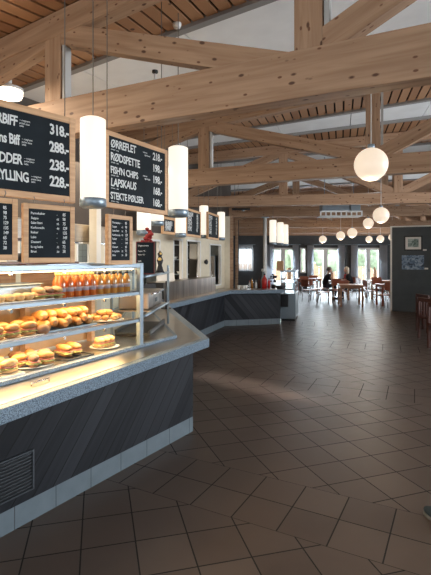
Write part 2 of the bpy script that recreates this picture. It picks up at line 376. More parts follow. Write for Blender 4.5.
# ------------------------------------------------------------------ floor
T = .305
def line(p, th, X): return p[1]+(X-p[0])*math.tan(th)
BANDS = [((.119, 3.55), -.496, .61), ((1.672, 6.054), -.415, .605), ((1.48, 9.25), -.36, .61), ((2.55, 11.6), -.22, .61)]
FLD = [((-1.782*T, 9.586*T), -1.315), ((3.302*T, 12.024*T), -1.237), ((1.9, 8), -1.20), ((2.2, 10.5), -1.08), ((2, 14), -.95)]
bm = bmesh.new(); uvl = bm.loops.layers.uv.new('UVMap')
XL, XR = -7.0, 12.0
def fquad(pts, org, th, sv=1):
    f = bm.faces.new([bm.verts.new((x, y, 0)) for x, y in pts])
    c, s_ = math.cos(th), math.sin(th)
    for l in f.loops:
        dx, dy = l.vert.co.x-org[0], l.vert.co.y-org[1]
        l[uvl].uv = ((dx*c+dy*s_)/T+100, (-dx*s_+dy*c)*sv/T+100)
low = (-5.5, -5.5)
for i, (p, th, wd) in enumerate(BANDS):
    up = (line(p, th, XL), line(p, th, XR)); q = wd/math.cos(th); dn = (up[0]-q, up[1]-q)
    fquad([(XL, low[0]), (XR, low[1]), (XR, dn[1]), (XL, dn[0])], *FLD[i])
    fquad([(XL, dn[0]), (XR, dn[1]), (XR, up[1]), (XL, up[0])], p, th)
    low = up
fquad([(XL, low[0]), (XR, low[1]), (XR, 22.6), (XL, 22.6)], *FLD[4])
me = bpy.data.meshes.new('floor'); bm.to_mesh(me); bm.free(); me.materials.append(M['floor'])
fl = bpy.data.objects.new('floor', me); COL.objects.link(fl); struct(fl)

# ------------------------------------------------------------------ trusses and ceiling
TR = [((.4, -.9), -28, 3.60, .12), ((.94, 2.73), -26, 3.905, .12), ((2.07, 6.05), -21, 3.95, .09), ((1.72, 9.45), -8, 3.95, .07), ((2.26, 12.1), -5, 3.92, .06),
      ((2.3, 16.4), 0, 3.92, .06), ((2.3, 20.0), 0, 3.92, .06), ((2.3, 23.0), 0, 3.92, .06)]
RIDGE = 4.5
OFF = [-1.15, 0, .37, 1.63, 1.53, 1.6, 1.6, 1.6]
def tpt(i, s):
    s = s+OFF[i]
    (x, y), a, z, k = TR[i]; a = R(a)
    zz = z+.10+k*min(s, RIDGE)-k*max(0, s-RIDGE)
    return Vector((x+s*math.cos(a), y+s*math.sin(a), zz))
SL, SR = -8.2, 9.6
mb_w = MB(); mb_s = MB(); mb_b = MB(); mb_t = MB()
SEG = [(SL+(SR-SL)*k/28, SL+(SR-SL)*(k+1)/28) for k in range(28)]
FR = [(0, .26, .80, 1), (0, .26, .90, 1), (0, .43, .74, 1), (0, .40, .72, 1), (0, .3, .72, 1), (0, .3, .72, 1), (0, .5, .6, 1)]
def q4(mb, i, f0, f1, s0, s1, dz, th):
    a = tpt(i, s0).lerp(tpt(i+1, s0), f0); b = tpt(i, s1).lerp(tpt(i+1, s1), f0)
    c = tpt(i, s1).lerp(tpt(i+1, s1), f1); d = tpt(i, s0).lerp(tpt(i+1, s0), f1)
    lo = [mb.bm.verts.new(p+Vector((0, 0, dz))) for p in (a, b, c, d)]; hi = [mb.bm.verts.new(p+Vector((0, 0, dz+th))) for p in (a, b, c, d)]
    mb.bm.faces.new(lo[::-1]); mb.bm.faces.new(hi)
    for k in range(4): mb.bm.faces.new((lo[k], lo[(k+1) % 4], hi[(k+1) % 4], hi[k]))
for i in range(len(TR)-1):
    f = FR[i]
    n = 128
    for (f0, f1) in ((f[0], f[1]), (f[2], f[3])):
        for k in range(n):
            s0 = SL+(SR-SL)*k/n; s1 = SL+(SR-SL)*(k+.80)/n
            q4(mb_s, i, f0, f1, s0, s1, .02, .02)
        for a, b in SEG: q4(mb_b, i, f0, f1, a, b, .055, .03)
    nn = 14
    for k in range(nn):
        s0 = SL+(SR-SL)*k/nn; s1 = SL+(SR-SL)*(k+1)/nn-.012
        q4(mb_w, i, f[1]+.012, f[2]-.012, s0, s1, .03, .03)
    for a, b in SEG:
        for g in (f[1], f[2]): q4(mb_t, i, g-.013, g+.013, a, b, -.015, .06)
        q4(mb_b, i, f[1], f[2], a, b, .075, .03)
c0 = struct(mb_w.build('ceiling', 'panelw')); c1 = struct(mb_s.build('ceiling_boards', None)); 
c1.name = 'ceiling_1'; struct(mb_t.build('trim_1', 'greytrim')); o = struct(mb_b.build('ceiling_2', 'slatbk'))
def slatmat():
    m = bpy.data.materials.new('ceiling_slats'); m.use_nodes = True; nt = m.node_tree; L = nt.links.new; b = nt.nodes['Principled BSDF']; b.inputs['Roughness'].default_value = .6
    g = nd(nt, 'ShaderNodeNewGeometry'); r = nd(nt, 'ShaderNodeValToRGB'); e = r.color_ramp.elements
    e[0].color = (.30, .145, .07, 1); e[1].color = (.47, .255, .13, 1); L(g.outputs['Random Per Island'], r.inputs[0])
    tc = nd(nt, 'ShaderNodeTexCoord'); v = nd(nt, 'ShaderNodeTexVoronoi'); v.inputs['Scale'].default_value = 5; L(tc.outputs['Object'], v.inputs['Vector'])
    r2 = nd(nt, 'ShaderNodeValToRGB'); f = r2.color_ramp.elements; f[0].position = .08; f[0].color = (1, 1, 1, 1); f[1].position = .13; f[1].color = (0, 0, 0, 1); L(v.outputs['Distance'], r2.inputs[0])
    mx = nd(nt, 'ShaderNodeMix', data_type='RGBA'); L(r2.outputs[0], mx.inputs['Factor']); L(r.outputs[0], mx.inputs['A']); mx.inputs['B'].default_value = (.08, .03, .015, 1)
    L(mx.outputs['Result'], b.inputs['Base Color']); return m
c1.data.materials.append(slatmat())

def ceil_z(X, Y):
    bpy.context.view_layer.update()
    ok, loc, *_ = sc.ray_cast(bpy.context.evaluated_depsgraph_get(), (X, Y, 3.02), (0, 0, 1))
    return loc.z if ok else 4.0
ZB, CH = 2.75, .26
def truss(i, label, posts, s0, s1, thick=.14, pipe=True, first='up', ZB=2.75, CH=.26, low=.03):
    (x, y), a, z, k = TR[i]
    t = thing('roof_truss', label, 'roof truss', (x, y, 0), R(a))
    def zt(s): return z+k*min(s, RIDGE)-k*max(0, s-RIDGE)
    def member(name, p, q, ht, th, yoff=0):
        p = Vector((p[0], yoff, p[1])); q = Vector((q[0], yoff, q[1])); d = q-p
        mb = MB().box(0, d.length, -th/2, th/2, -ht/2, ht/2)
        o = mb.build(name, 'pine', t, bevel=.006)
        o.location = p; o.rotation_euler = (0, -math.atan2(d.z, d.x), 0)
        return o
    member('bottom_chord', (s0, ZB+CH/2), (s1, ZB+CH/2), CH, thick)
    member('top_chord', (s0, zt(s0)), (min(s1, RIDGE), zt(RIDGE if s1 > RIDGE else s1)), .20, thick)
    if s1 > RIDGE: member('top_chord', (RIDGE, zt(RIDGE)), (s1, zt(s1)), .20, thick)
    for j, s in enumerate(posts):
        member('post', (s, ZB+CH), (s, zt(s)-.08), .18, thick-.02)
        if pipe:
            MB().box(s+.10, s+.13, -.05, .02, ZB+CH, zt(s)-.1).build('conduit', 'conduit', t)
    for j, (sa, sb) in enumerate(zip(posts, posts[1:])):
        if (j % 2 == 0) == (first == 'up'):
            member('diagonal', (sa+.02, zt(sa)-.06), (sb+.02, ZB+CH-low), .17, thick-.03)
        else:
            member('diagonal', (sa-.02, ZB+CH-.03), (sb-.02, zt(sb)-.06), .17, thick-.03)
    return t
truss(1, 'nearest pine roof truss crossing right above the menu boards', [-4.85, -2.54, -.37, 1.85, 4.5, 6.9], SL, 9, first='down', ZB=2.665, CH=.305, low=.13)
truss(2, 'second pine roof truss from the camera, its post behind the big globe lamp', [-4.8, -2.39, 0.04, 2.3, 4.5, 6.8], SL, 9, first='down')
truss(3, 'third pine roof truss from the camera, above the far blackboards', [-4.9, -2.5, -.3, 2.0, 4.5, 6.9], SL, 9, first='up', pipe=False, ZB=2.75, CH=.22)
truss(4, 'fourth pine roof truss, resting on the steel column by the drinks counter', [-4.9, -2.4, -.1, 2.2, 4.5, 6.9], SL, 9, pipe=False)
truss(5, 'fifth pine roof truss from the camera, second last before the glazed doors', [-4.9, -2.4, 0, 2.3, 4.5, 6.9], SL, 9, pipe=False)
truss(6, 'last pine roof truss, close in front of the dark far wall', [-4.9, -2.4, 0, 2.3, 4.5, 6.9], SL, 9, pipe=False)

# ------------------------------------------------------------------ outer walls
YF = 22.5
def wx(px): return at(px, YF)
def wall_with_holes(name, m, x0, x1, z0, z1, holes, y, th, mtx=None):
    """wall in XZ with rectangular holes (xa,xb,za,zb)"""
    mb = MB(); xs = sorted(set([x0, x1]+[h[0] for h in holes]+[h[1] for h in holes])); 
    for a, b in zip(xs, xs[1:]):
        hs = sorted([(h[2], h[3]) for h in holes if h[0] <= a+1e-6 and h[1] >= b-1e-6]); z = z0
        for ha, hb in hs:
            if ha > z: mb.box(a, b, y, y+th, z, ha)
            z = hb
        if z < z1: mb.box(a, b, y, y+th, z, z1)
    return struct(mb.build(name, m, mtx=mtx))
DOORS = [(2.72, 4.0, .02, 2.16), (4.74, 6.22, .02, 2.16), (7.0, 8.22, .02, 2.16)]
WIN1 = (1.10, 1.88, 1.02, 2.16); WIN2 = (4.22, 4.52, .9, 2.16)
wall_with_holes('wall_far', 'darkwall', XL, XR, 0, 2.77, DOORS+[WIN1, WIN2], YF, .2)
struct(MB().box(XL, XR, YF-.02, YF+.2, 2.77, 4.8).build('trim_2', 'pine'))
wall_with_holes('wall_right', 'bluewall', -22.6, 5.5, 0, 4.8, [(-19.5, -13.5, .4, 2.4)], 0, .2, Matrix.Translation((XR, 0, 0)) @ Matrix.Rotation(R(90), 4, 'Z') @ Matrix.Scale(-1, 4, (1, 0, 0)))
wall_with_holes('wall_back', 'darkwall', XL, XR, 0, 4.8, [(-5.9, -3.3, .9, 2.9), (.7, 5.3, .9, 2.9)], -4.2, .2)
struct(MB().box(XL-.2, XL, -4.2, YF, 0, 4.8).build('wall_left', 'darkwall'))
# double glazed doors
def glazed(name, x0, x1, z0, z1, stiles):
    t = MB(); fw = .11 if name.startswith('door') else .07; y0, y1 = YF-.02, YF+.10
    t.box(x0, x0+fw, y0, y1, z0, z1).box(x1-fw, x1, y0, y1, z0, z1).box(x0+fw, x1-fw, y0, y1, z1-fw, z1).box(x0+fw, x1-fw, y0, y1, z0, z0+fw)
    for s in stiles:
        xm = x0+(x1-x0)*s; t.box(xm-.11, xm+.11, y0, y1, z0+fw, z1-fw)
    o = struct(t.build(name, 'white'))
    MB().box(x0+fw, x1-fw, YF+.03, YF+.04, z0+fw, z1-fw).build('pane', 'glass', o)
    if name.startswith('door'):
        xm = (x0+x1)/2; MB().tube([(xm+.04, YF-.06, 1.05), (xm+.04, YF-.06, 1.0), (xm+.16, YF-.06, 1.0)], .012, 6).box(xm+.025, xm+.055, YF-.06, YF-.02, .96, 1.1).build('door_handle', 'steeld', o)
for i, d in enumerate(DOORS): glazed('door_%d' % (i+1), *d[:4], [.5])
glazed('window_1', *WIN1, [])
glazed('window_20', *WIN2, [])
struct(MB().box(1.95, 11.9, YF-.05, YF, 0, .09).build('baseboard_far', 'darkwall'))
# curtains
def curtain(x0, x1, label, z0=.04, z1=2.28, m='curtain', cat='curtain'):
    mb = MB(); n = 28; y = YF-.16; vs = []
    for k in range(n+1):
        x = x0+(x1-x0)*k/n; yy = y+.03*math.sin(k*1.75)
        vs.append((mb.bm.verts.new((x, yy, z0)), mb.bm.verts.new((x, yy, z1))))
    for a, b in zip(vs, vs[1:]): mb.bm.faces.new((a[0], b[0], b[1], a[1])).smooth = True
    o = mb.build('curtain', m); s = o.modifiers.new('s', 'SOLIDIFY'); s.thickness = .008
    return tag(o, label, cat, None)
curtain(wx(266), wx(273.5), 'grey curtain left of the glazed door behind the cylinder lamps')
curtain(wx(292), wx(298), 'narrow grey curtain right of the glazed door behind the cylinder lamps')
curtain(wx(306.5), wx(313), 'grey curtain left of the glazed door behind the seated man')
curtain(wx(337), wx(343.5), 'grey curtain right of the glazed door, behind the space between both diners')
curtain(wx(350), wx(356.5), 'grey curtain left of the last glazed door, beside the seated woman')
curtain(wx(378.5), wx(386), 'grey curtain at right end of the last glazed door, next to the partition')
curtain(wx(238), wx(252.5), 'short sheer white curtain covering the small square window', 1.0, 2.30, 'sheer')
for a, b, l in ((236, 255, 'short thin curtain rail over the small square window'), (264, 300, 'thin curtain rail over the door behind the cylinder lamps'), (304, 390, 'long thin curtain rail over the doors behind the diners')):
    tag(MB().tube([(wx(a), YF-.16, 2.31), (wx(b), YF-.16, 2.31)], .014, 8).box(wx(a)+.1, wx(a)+.12, YF-.16, YF, 2.30, 2.32).box(wx(b)-.12, wx(b)-.1, YF-.16, YF, 2.30, 2.32).build('curtain_rail', 'steeld'), l, 'curtain rail')

# outdoors
struct(MB().box(-12, 25, 22.8, 48, -.12, -.02).build('floor_1', 'grass')).name = 'ground'
fe = MB()
for k in range(60): fe.box(-4+k*.4, -4+k*.4+.36, 33, 33.04, 0, 1.25)
fe.box(-4, 20, 33.04, 33.08, .3, .4).box(-4, 20, 33.04, 33.08, .9, 1.0)
tag(fe.build('garden_fence', 'fence'), 'orange-brown wooden garden fence outside the glazed doors', 'fence')
def bush(x, y, r, h, label, seed):
    t = thing('garden_tree', label, 'tree', (x, y, -.02))
    mb = MB()
    rnd = random.Random(seed)
    for k in range(9): mb.blob((rnd.uniform(-r, r)*.6, rnd.uniform(-r, r)*.6, h*.62+rnd.uniform(-.3, .3)*h*.6), r*.55, r*.55, h*.22, 10, .18, seed*10+k)
    mb.build('foliage', 'leaf', t); MB().tube([(0, 0, 0), (.05, 0, h*.6)], [.12, .07], 8).build('trunk', 'darkbread', t)
bush(4.9, 30, 1.3, 3.6, 'green garden tree seen through the door behind the cylinder lamps', 1)
bush(7.6, 29.5, 1.2, 3.4, 'green garden tree seen through the door behind the seated man', 2)
bush(10.6, 30, 1.2, 3.5, 'green garden tree seen through the last glazed door', 3)

# partition wall on the right with pictures
PW0 = Vector((5.48, 14.0, 0)); PWD = Vector((1.0, -.42, 0)).normalized(); PWA = math.atan2(PWD.y, PWD.x)
pw = struct(MB().box(0, 4.2, 0, .14, 0, 2.60).build('wall_partition', 'bluewall', None, PW0, PWA))
struct(MB().box(-.05, 0, -.015, .155, 0, 2.64).box(0, 4.2, -.015, .155, 2.60, 2.64).build('trim_3', 'white', None, PW0, PWA))
def pwa(px):  # distance along the partition of a pixel column
    k = (px-215.5)/F; return (k*PW0.y-PW0.x)/(PWD.x-k*PWD.y)
def pwz(py, a): return zat(py, PW0.y+a*PWD.y)
a0, a1 = pwa(404), pwa(422.5); z0, z1 = pwz(250.7, (a0+a1)/2), pwz(235.8, (a0+a1)/2)
p0 = PW0+PWD*a0
t = thing('framed_picture', 'black-framed landscape print with white mat, upper on the partition wall', 'picture', (p0.x, p0.y, z0), PWA)
W_, H_ = a1-a0, z1-z0
MB().box(0, .04, -.035, -.002, 0, H_).box(W_-.04, W_, -.035, -.002, 0, H_).box(.04, W_-.04, -.035, -.002, 0, .04).box(.04, W_-.04, -.035, -.002, H_-.04, H_).build('frame', 'black', t)
MB().box(.04, W_-.04, -.018, -.012, .04, H_-.04).build('mat', 'paper', t)
MB().box(.11, W_-.11, -.022, -.018, .11, H_-.09).build('print', 'art1', t)
a2, a3 = pwa(401.8), pwa(424); z0, z1 = pwz(269.5, (a2+a3)/2), pwz(255.3, (a2+a3)/2); p0 = PW0+PWD*a2
cv = MB().box(0, a3-a2, -.03, -.002, 0, z1-z0).build('canvas_print', 'art2', None, (p0.x, p0.y, z0), PWA)
tag(cv, 'blue unframed canvas with dark branches, lower on the partition wall', 'picture')
for px, py, l in ((424.8, 250, 'small white label card beside the framed landscape print'), (426.3, 268.6, 'small white label card beside the blue canvas')):
    a = pwa(px); p = PW0+PWD*a
    tag(MB().box(-.05, .05, -.008, -.001, -.025, .025).build('label_card', 'paper', None, (p.x, p.y, pwz(py, a)), PWA), l, 'label')

# ------------------------------------------------------------------ kitchen wall behind the counters
K0 = Vector((.42, 12.35, 0)); KD = Vector((-.371, -.9286, 0)); KA = math.atan2(KD.y, KD.x)
def ka(px):
    k = (px-215.5)/F; return (k*K0.y-K0.x)/(KD.x-k*KD.y)
# wall frame: local x along KD (towards camera); +y local = towards guests? normal
KM = Matrix.Translation(K0) @ Matrix.Rotation(KA, 4, 'Z')
holes = []
for p0_, p1_, za, zb in ((209.5, 221, .95, 2.0), (186.5, 200.5, .95, 2.05), (173, 182.5, .95, 2.05), (140, 160, .95, 2.0), (76, 92, 1.55, 2.02), (17, 40, 1.50, 2.02), (104, 128, 1.5, 2.02)):
    x0, x1 = sorted((ka(p0_), ka(p1_))); holes.append((x0, x1, za, zb))
wall_with_holes('wall_kitchen', 'cream', 0, 13.2, 0, 2.12, holes, -.05, .05, KM)
wall_with_holes('wall_kitchen_upper', 'fascia', 0, 13.2, 2.12, 3.9, [], -.05, .05, KM).name = 'wall_bulkhead'
for i, h in enumerate(holes):
    m_ = MB(); f = .035
    m_.box(h[0], h[0]+f, -.06, .012, h[2], h[3]).box(h[1]-f, h[1], -.06, .012, h[2], h[3]).box(h[0]+f, h[1]-f, -.06, .012, h[3]-f, h[3]).box(h[0]+f, h[1]-f, -.06, .012, h[2], h[2]+f)
    struct(m_.build('window_%d' % (i+2), 'white', mtx=KM))
# kitchen room behind
kb = bmesh.new(); uvl = kb.loops.layers.uv.new('UVMap')
fv = [kb.verts.new(KM @ Vector((x, -2.6, z))) for x, z in ((0, 0), (13.2, 0), (13.2, 2.9), (0, 2.9))]
f_ = kb.faces.new(fv)
for l, (u, v) in zip(f_.loops, ((0, 0), (88, 0), (88, 19), (0, 19))): l[uvl].uv = (u, v)
me = bpy.data.meshes.new('wall_kitchen_back'); kb.to_mesh(me); kb.free(); me.materials.append(M['ktile']); o = bpy.data.objects.new('wall_kitchen_back', me); COL.objects.link(o); struct(o)
m_ = MB().box(0, .1, -2.6, -.05, 0, 2.9)
struct(m_.build('wall_kitchen_end', mat('kitchen_end_tiles', (.24, .27, .28), .4, noise=.15, nscale=6), mtx=KM))
def kpoint(px, depth): p = KM @ Vector((ka(px), -depth, 0)); return p
def fridge(px, Y, w_, h, label):
    p = Vector((at(px, Y), Y, 0))
    t = thing('steel_fridge', label, 'fridge', (p.x, p.y, 0), R(180-10))
    MB().box(-w_/2, w_/2, -.18, .3, 0, h).build('body', 'steeld', t, bevel=.01)
    MB().box(-w_/2+.01, w_/2-.01, .3, .34, .1, h-.02).build('fridge_door', 'steel', t, bevel=.01)
    MB().tube([(-w_/2+.08, .37, .8), (-w_/2+.08, .37, 1.5)], .012, 6).build('handle', 'chrome', t)
fridge(195.3, 12.0, .42, 1.82, 'tall steel kitchen fridge seen through the wide tiled hatch')
fridge(211.0, 12.03, .34, 1.72, 'steel fridge seen through the hatch nearest the cream corner post')
def dispenser(px, d, z, label):
    p = kpoint(px, d)
    t = thing('soap_dispenser', label, 'dispenser', (p.x, p.y, z), KA)
    MB().box(-.06, .06, -.05, .05, 0, .28).build('body', 'white', t, bevel=.02); MB().box(-.03, .03, -.02, .06, -.03, 0).build('nozzle', 'greytrim', t)
t = thing('storage_rack', 'dark storage rack with white dishes behind the narrow hatch', 'rack', (at(176.5, 10.8), 10.8, 0), R(0))
MB().box(-.3, .3, .1, .13, 0, 2.1).build('back', 'black', t)
for z in (.9, 1.25, 1.6, 1.95): MB().box(-.3, .3, -.15, .1, z, z+.02).build('shelf', 'steeld', t)
for k, (x, z) in enumerate(((-.12, 1.27), (.08, 1.27), (-.05, 1.62), (.15, 1.62), (.0, .92))):
    tag(MB().lathe([(0, 0), (.05, 0), (.08, .06), (.07, .06), (.04, .01), (0, .01)], n=14).build('bowl', 'plate', None, (at(176.5, 10.8)+x, 10.78, z), 0), 'small white bowl on the dark storage rack behind narrow hatch', 'bowl', 'bowls on the storage rack')
p = kpoint(193, .25)
t = thing('paper_dispenser', 'white paper towel dispenser seen in the wide tiled hatch', 'dispenser', (at(193.5, 10.9), 10.9, zat(259, 10.9)), 0)
MB().box(-.09, .09, -.07, .07, 0, .36).build('casing', 'white', t, bevel=.02); MB().box(-.06, .06, -.075, -.02, -.02, .0).build('outlet', 'greytrim', t)
tag(MB().tube([(0, 0, -1.25), (0, 0, 0)], .02, 8).lathe([(.12, -1.28), (.12, -1.25)], n=16).build('stand_pole', 'steeld', None, (at(193.5, 10.9), 10.9, zat(259, 10.9)-.03), 0), 'steel pole carrying the white paper towel dispenser', 'stand') if 0 else None
p = kpoint(204.5, -.05)
t = thing('wall_hook', 'black hook lump fixed on the cream pier between both hatches', 'hook', (p.x, p.y, zat(262, p.y)), KA)
MB().blob((0, 0, 0), .05, .04, .06, 10, .15, 3).build('knob', 'black', t); MB().box(-.02, .02, -.05, 0, -.03, .03).build('bracket', 'black', t)
# steel hood behind the menus
t = thing('steel_hood', 'long steel kitchen hood seen below the menus, behind price boards', 'hood', (-1.95, 5.05, 1.83), KA)
MB().box(-1.1, 1.3, .10, .40, 0, .20).build('hood_body', 'steel', t, bevel=.01); MB().box(-1.1, 1.3, .10, .42, -.02, 0).build('hood_edge', 'chrome', t)
# cream corner post and wooden door lining beside the drinks counter
t = thing('corner_post', 'cream painted post with wooden edge at the kitchen corner by drinks counter', 'post', (.40, 12.0, 0))
MB().box(-.16, -.02, -.1, .08, 0, 2.75).build('post', 'cream', t); MB().box(-.02, .07, -.1, .08, 0, 2.75).build('wooden_edge', 'pine', t)
t = thing('door_lining', 'narrow wooden upright between kitchen corner and the dark back room', 'post', (.62, 13.2, 0))
MB().box(-.04, .04, -.06, .06, 0, 2.75).build('upright', 'pine', t); MB().box(.04, .06, -.06, .06, 0, 2.75).build('edge_strip', 'darkwall', t)
# near cream pillar behind the case
px = 96.5; Yp = 5.2
t = thing('kitchen_pillar', 'cream pillar with white corner strip behind the glass food case', 'pillar', (at(px, Yp), Yp, 0), R(15))
MB().box(-.08, 0, -.08, .08, 0, 2.75).build('pillar_body', 'cream', t); MB().box(0, .05, -.09, .09, 0, 2.75).build('corner_strip', 'white', t)
t = thing('steel_column', 'slim pale steel column rising behind drinks counter to the beam', 'column', (at(265, 12.1), 12.1, 0))
MB().lathe([(.05, 0), (.05, 2.75)], n=16).build('shaft', 'white', t); MB().box(-.09, .09, -.09, .09, 2.73, 2.75).build('cap_plate', 'steeld', t)

# ------------------------------------------------------------------ counter (one continuous top, three fronts)
def ln(p, q, Y): return p[0]+(q[0]-p[0])*(Y-p[1])/(q[1]-p[1])
WA = (-1.11, 2.32); C1 = (-.06, 4.38)
A = (ln(WA, C1, -.3), -.3); C2 = (-.80, 7.55); C3 = (.36, 10.85); C4 = (1.70, 11.10); C4b = (1.60, 11.68); C3b = (-.02, 11.42)
C2b = (-1.45, 7.8); Q = (-1.15, 5.0); Ab = (-3.7, .35)
top = thing('serving_counter', 'long angled serving counter with granite top and dark diagonal plank front', 'counter', (0, 0, 0))
MB().prism([A, C1, C2, C3, C4, C4b, C3b, C2b, Q, Ab], .785, .87).build('worktop', 'granite', top, bevel=.006)
# steel insert, 5 cm in from the front edge
IA = (A[0]-.06, A[1]); I1 = (C1[0]-.075, C1[1]-.02); I2 = (-.88, 7.35)
MB().prism([IA, I1, I2, (-1.40, 7.4), (-1.18, 5.05), (-3.6, .35)], .8701, .874).build('steel_insert', 'steel', top)
MB().prism([(-.80+.0, 7.75), (.33, 10.93), (1.62, 11.16), (1.56, 11.6), (.02, 11.36), (-1.38, 7.85)], .8701, .873).build('steel_insert', 'steel', top)
def front(p, q, z0=.14, z1=.785, th=.06, name='plank_front', m='plank', flip=False):
    p = Vector((*p, 0)); q = Vector((*q, 0)); d = q-p
    return MB().box(0, d.length, 0, th, z0, z1).build(name, m, top, p, math.atan2(d.y, d.x))
P0 = (-1.27-1.055*1.8, 2.66-1.64*1.8); P1 = (-.215, 4.30); P2 = (-.93, 7.62); P3 = (.22, 10.92); P4 = (1.62, 11.28); P4b = (1.55, 11.6)
for p, q in ((P0, P1), (P1, P2), (P2, P3), (P3, P4), (P4, P4b)):
    front(p, q, m='plankr' if p is P3 else 'plank'); front(p, q, 0, .14, .075, 'plinth', 'plinth')
MB().tube([(-1.115, 2.73, .874), (-1.115, 2.73, .892), (-1.05, 2.845, .892), (-1.05, 2.845, .874)], .005, 6).build('handle', 'chrome', top)
# ventilation grille in the near front
d_ = Vector((P1[0]-P0[0], P1[1]-P0[1], 0)).normalized(); pa = math.atan2(d_.y, d_.x)
vr = Vector((-.406*2.845, 2.845, 0)); vl = vr-d_*.62; nrm = Vector((d_.y, -d_.x, 0))
t = thing('vent_grille', 'dark louvred ventilation grille set low in the plank counter front', 'vent', (vl.x+nrm.x*.001, vl.y+nrm.y*.001, .2), pa)
L_ = .62; H_ = .25
MB().box(0, L_, -.004, 0, 0, H_).build('backing', 'blackm', t)
MB().box(0, .012, -.02, -.004, 0, H_).box(L_-.012, L_, -.02, -.004, 0, H_).box(.012, L_-.012, -.02, -.004, 0, .01).box(.012, L_-.012, -.02, -.004, H_-.01, H_).build('frame', 'darkmetal', t)
for k in range(11):
    z = .022+k*.0205
    MB().box(.012, L_-.012, -.016, -.006, z, z+.006).build('louvre', 'darkmetal', t)
# granite/steel plinth carrying the glass case
B0 = (-1.29-.56*2.4, 2.70-2.4); B1 = (-.37, 4.36); B2 = (-.98, 6.7)
plat = thing('display_plinth', 'raised granite-edged steel base carrying the glass food case', 'plinth', (0, 0, 0))
MB().prism([B0, B1, B2, (-1.30, 6.7), (-1.12, 5.1), (-3.1, .6)], .8745, .905).build('granite_edge', 'granite', plat, bevel=.006)
MB().prism([(B0[0]-.03, B0[1]), (B1[0]-.04, B1[1]-.01), (B2[0]-.02, B2[1]-.04), (-1.27, 6.6), (-1.08, 5.05), (-3.0, .6)], .9051, .908).build('steel_deck', 'steel', plat)

# ------------------------------------------------------------------ glass display case
CO = Vector((-.645, 3.85, .908)); cu = Vector((-.4886, -.8725, 0)); CA = math.atan2(-cu.y, -cu.x)
# local frame: +x towards the far end (origin at far front post), +y inward (away from guests)
case = thing('glass_display_case', 'steel and glass food display case with three lit levels of pastries', 'display case', CO, CA)
CL, CDp, CT = 2.3, .56, .695
S1, S2 = .225, .455   # shelf heights over deck
pb = MB
for x, y in ((0, 0), (0, CDp), (-CL, 0), (-CL, CDp)): MB().box(x-.022, x+.022, y-.022, y+.022, 0, CT+.005).build('post', 'steeld', case, bevel=.004)
for y in (0, CDp): MB().box(-CL+.022, -.022, y-.02, y+.02, CT-.035, CT).build('top_rail', 'steeld', case, bevel=.003)
MB().box(-.02, .02, .022, CDp-.022, CT-.035, CT).build('top_rail', 'steeld', case); MB().box(-CL-.02, -CL+.02, .022, CDp-.022, CT-.035, CT).build('top_rail', 'steeld', case)
for z in (S1, S2):
    MB().box(-CL+.022, -.022, -.012, .012, z-.026, z-.001).build('shelf_rail', 'steeld', case, bevel=.002)
    MB().box(-CL+.022, -.022, -.016, -.004, z+.002, z+.012).build('shelf_rail', 'chrome', case)
    MB().box(-CL+.022, -.022, .014, CDp-.022, z-.012, z).build('shelf', 'steel', case)
MB().box(-CL+.022, -.022, .022, CDp-.022, CT-.012, CT-.008).build('glass_top', 'glass', case)
xs = [-.022, -.43, -.83, -1.25, -1.68, -CL+.022]
for z0, z1 in ((.012, S1-.028), (S1+.014, S2-.028), (S2+.014, CT-.037)):
    for a, b in zip(xs, xs[1:]):
        MB().box(b+.004, a-.002, -.003, .001, z0, z1).build('glass_pane', 'glass', case)
        if a < -.1: MB().box(a-.006, a+.010, -.010, .006, z1-.022, z1).build('glass_clip', 'chrome', case)
MB().box(-.003, .001, .022, CDp-.022, .012, CT-.037).build('glass_end', 'glass', case)
for a, b in ((-CL+.03, -1.55), (-1.5, -.8), (-.75, -.03)):
    MB().box(a, b, CDp-.01, CDp-.002, S2+.02, CT-.04).build('back_door', 'frame_wood', case)
for z0, z1 in ((.012, S1-.02), (S1+.012, S2-.02)):
    for a, b in ((-CL+.03, -1.2), (-1.19, -.03)): MB().box(a, b, CDp-.012, CDp-.004, z0, z1).build('back_panel', 'backp', case)
for x in (-.06, -.75, -1.5): MB().box(x-.02, x+.02, CDp-.08, CDp-.022, 0.0, S2-.015).build('back_upright', 'frame_wood', case)
LEDM = mat('case_tube', (1, .9, .7), .4, emit=(1, .76, .42), es=7)
for z in (S1-.024, S2-.024, CT-.048):
    MB().box(-CL+.05, -.05, .03, .045, z, z+.008).build('light_strip', LEDM, case)
def case_light(z, p):
    d = bpy.data.lights.new('case_light', 'AREA'); d.shape = 'RECTANGLE'; d.size = CL-.15; d.size_y = .12; d.energy = p; d.color = (1, .66, .31)
    o = bpy.data.objects.new('case_light', d); COL.objects.link(o); o.parent = case; o.location = (-CL/2, .14, z); o.rotation_euler = (R(-12), 0, 0)
case_light(S1-.03, 22); case_light(S2-.03, 18); case_light(CT-.052, 9)
CM = Matrix.Translation(CO) @ Matrix.Rotation(CA, 4, 'Z')
def cpt(x, y, z): p = CM @ Vector((x, y, z)); return (p.x, p.y, p.z)

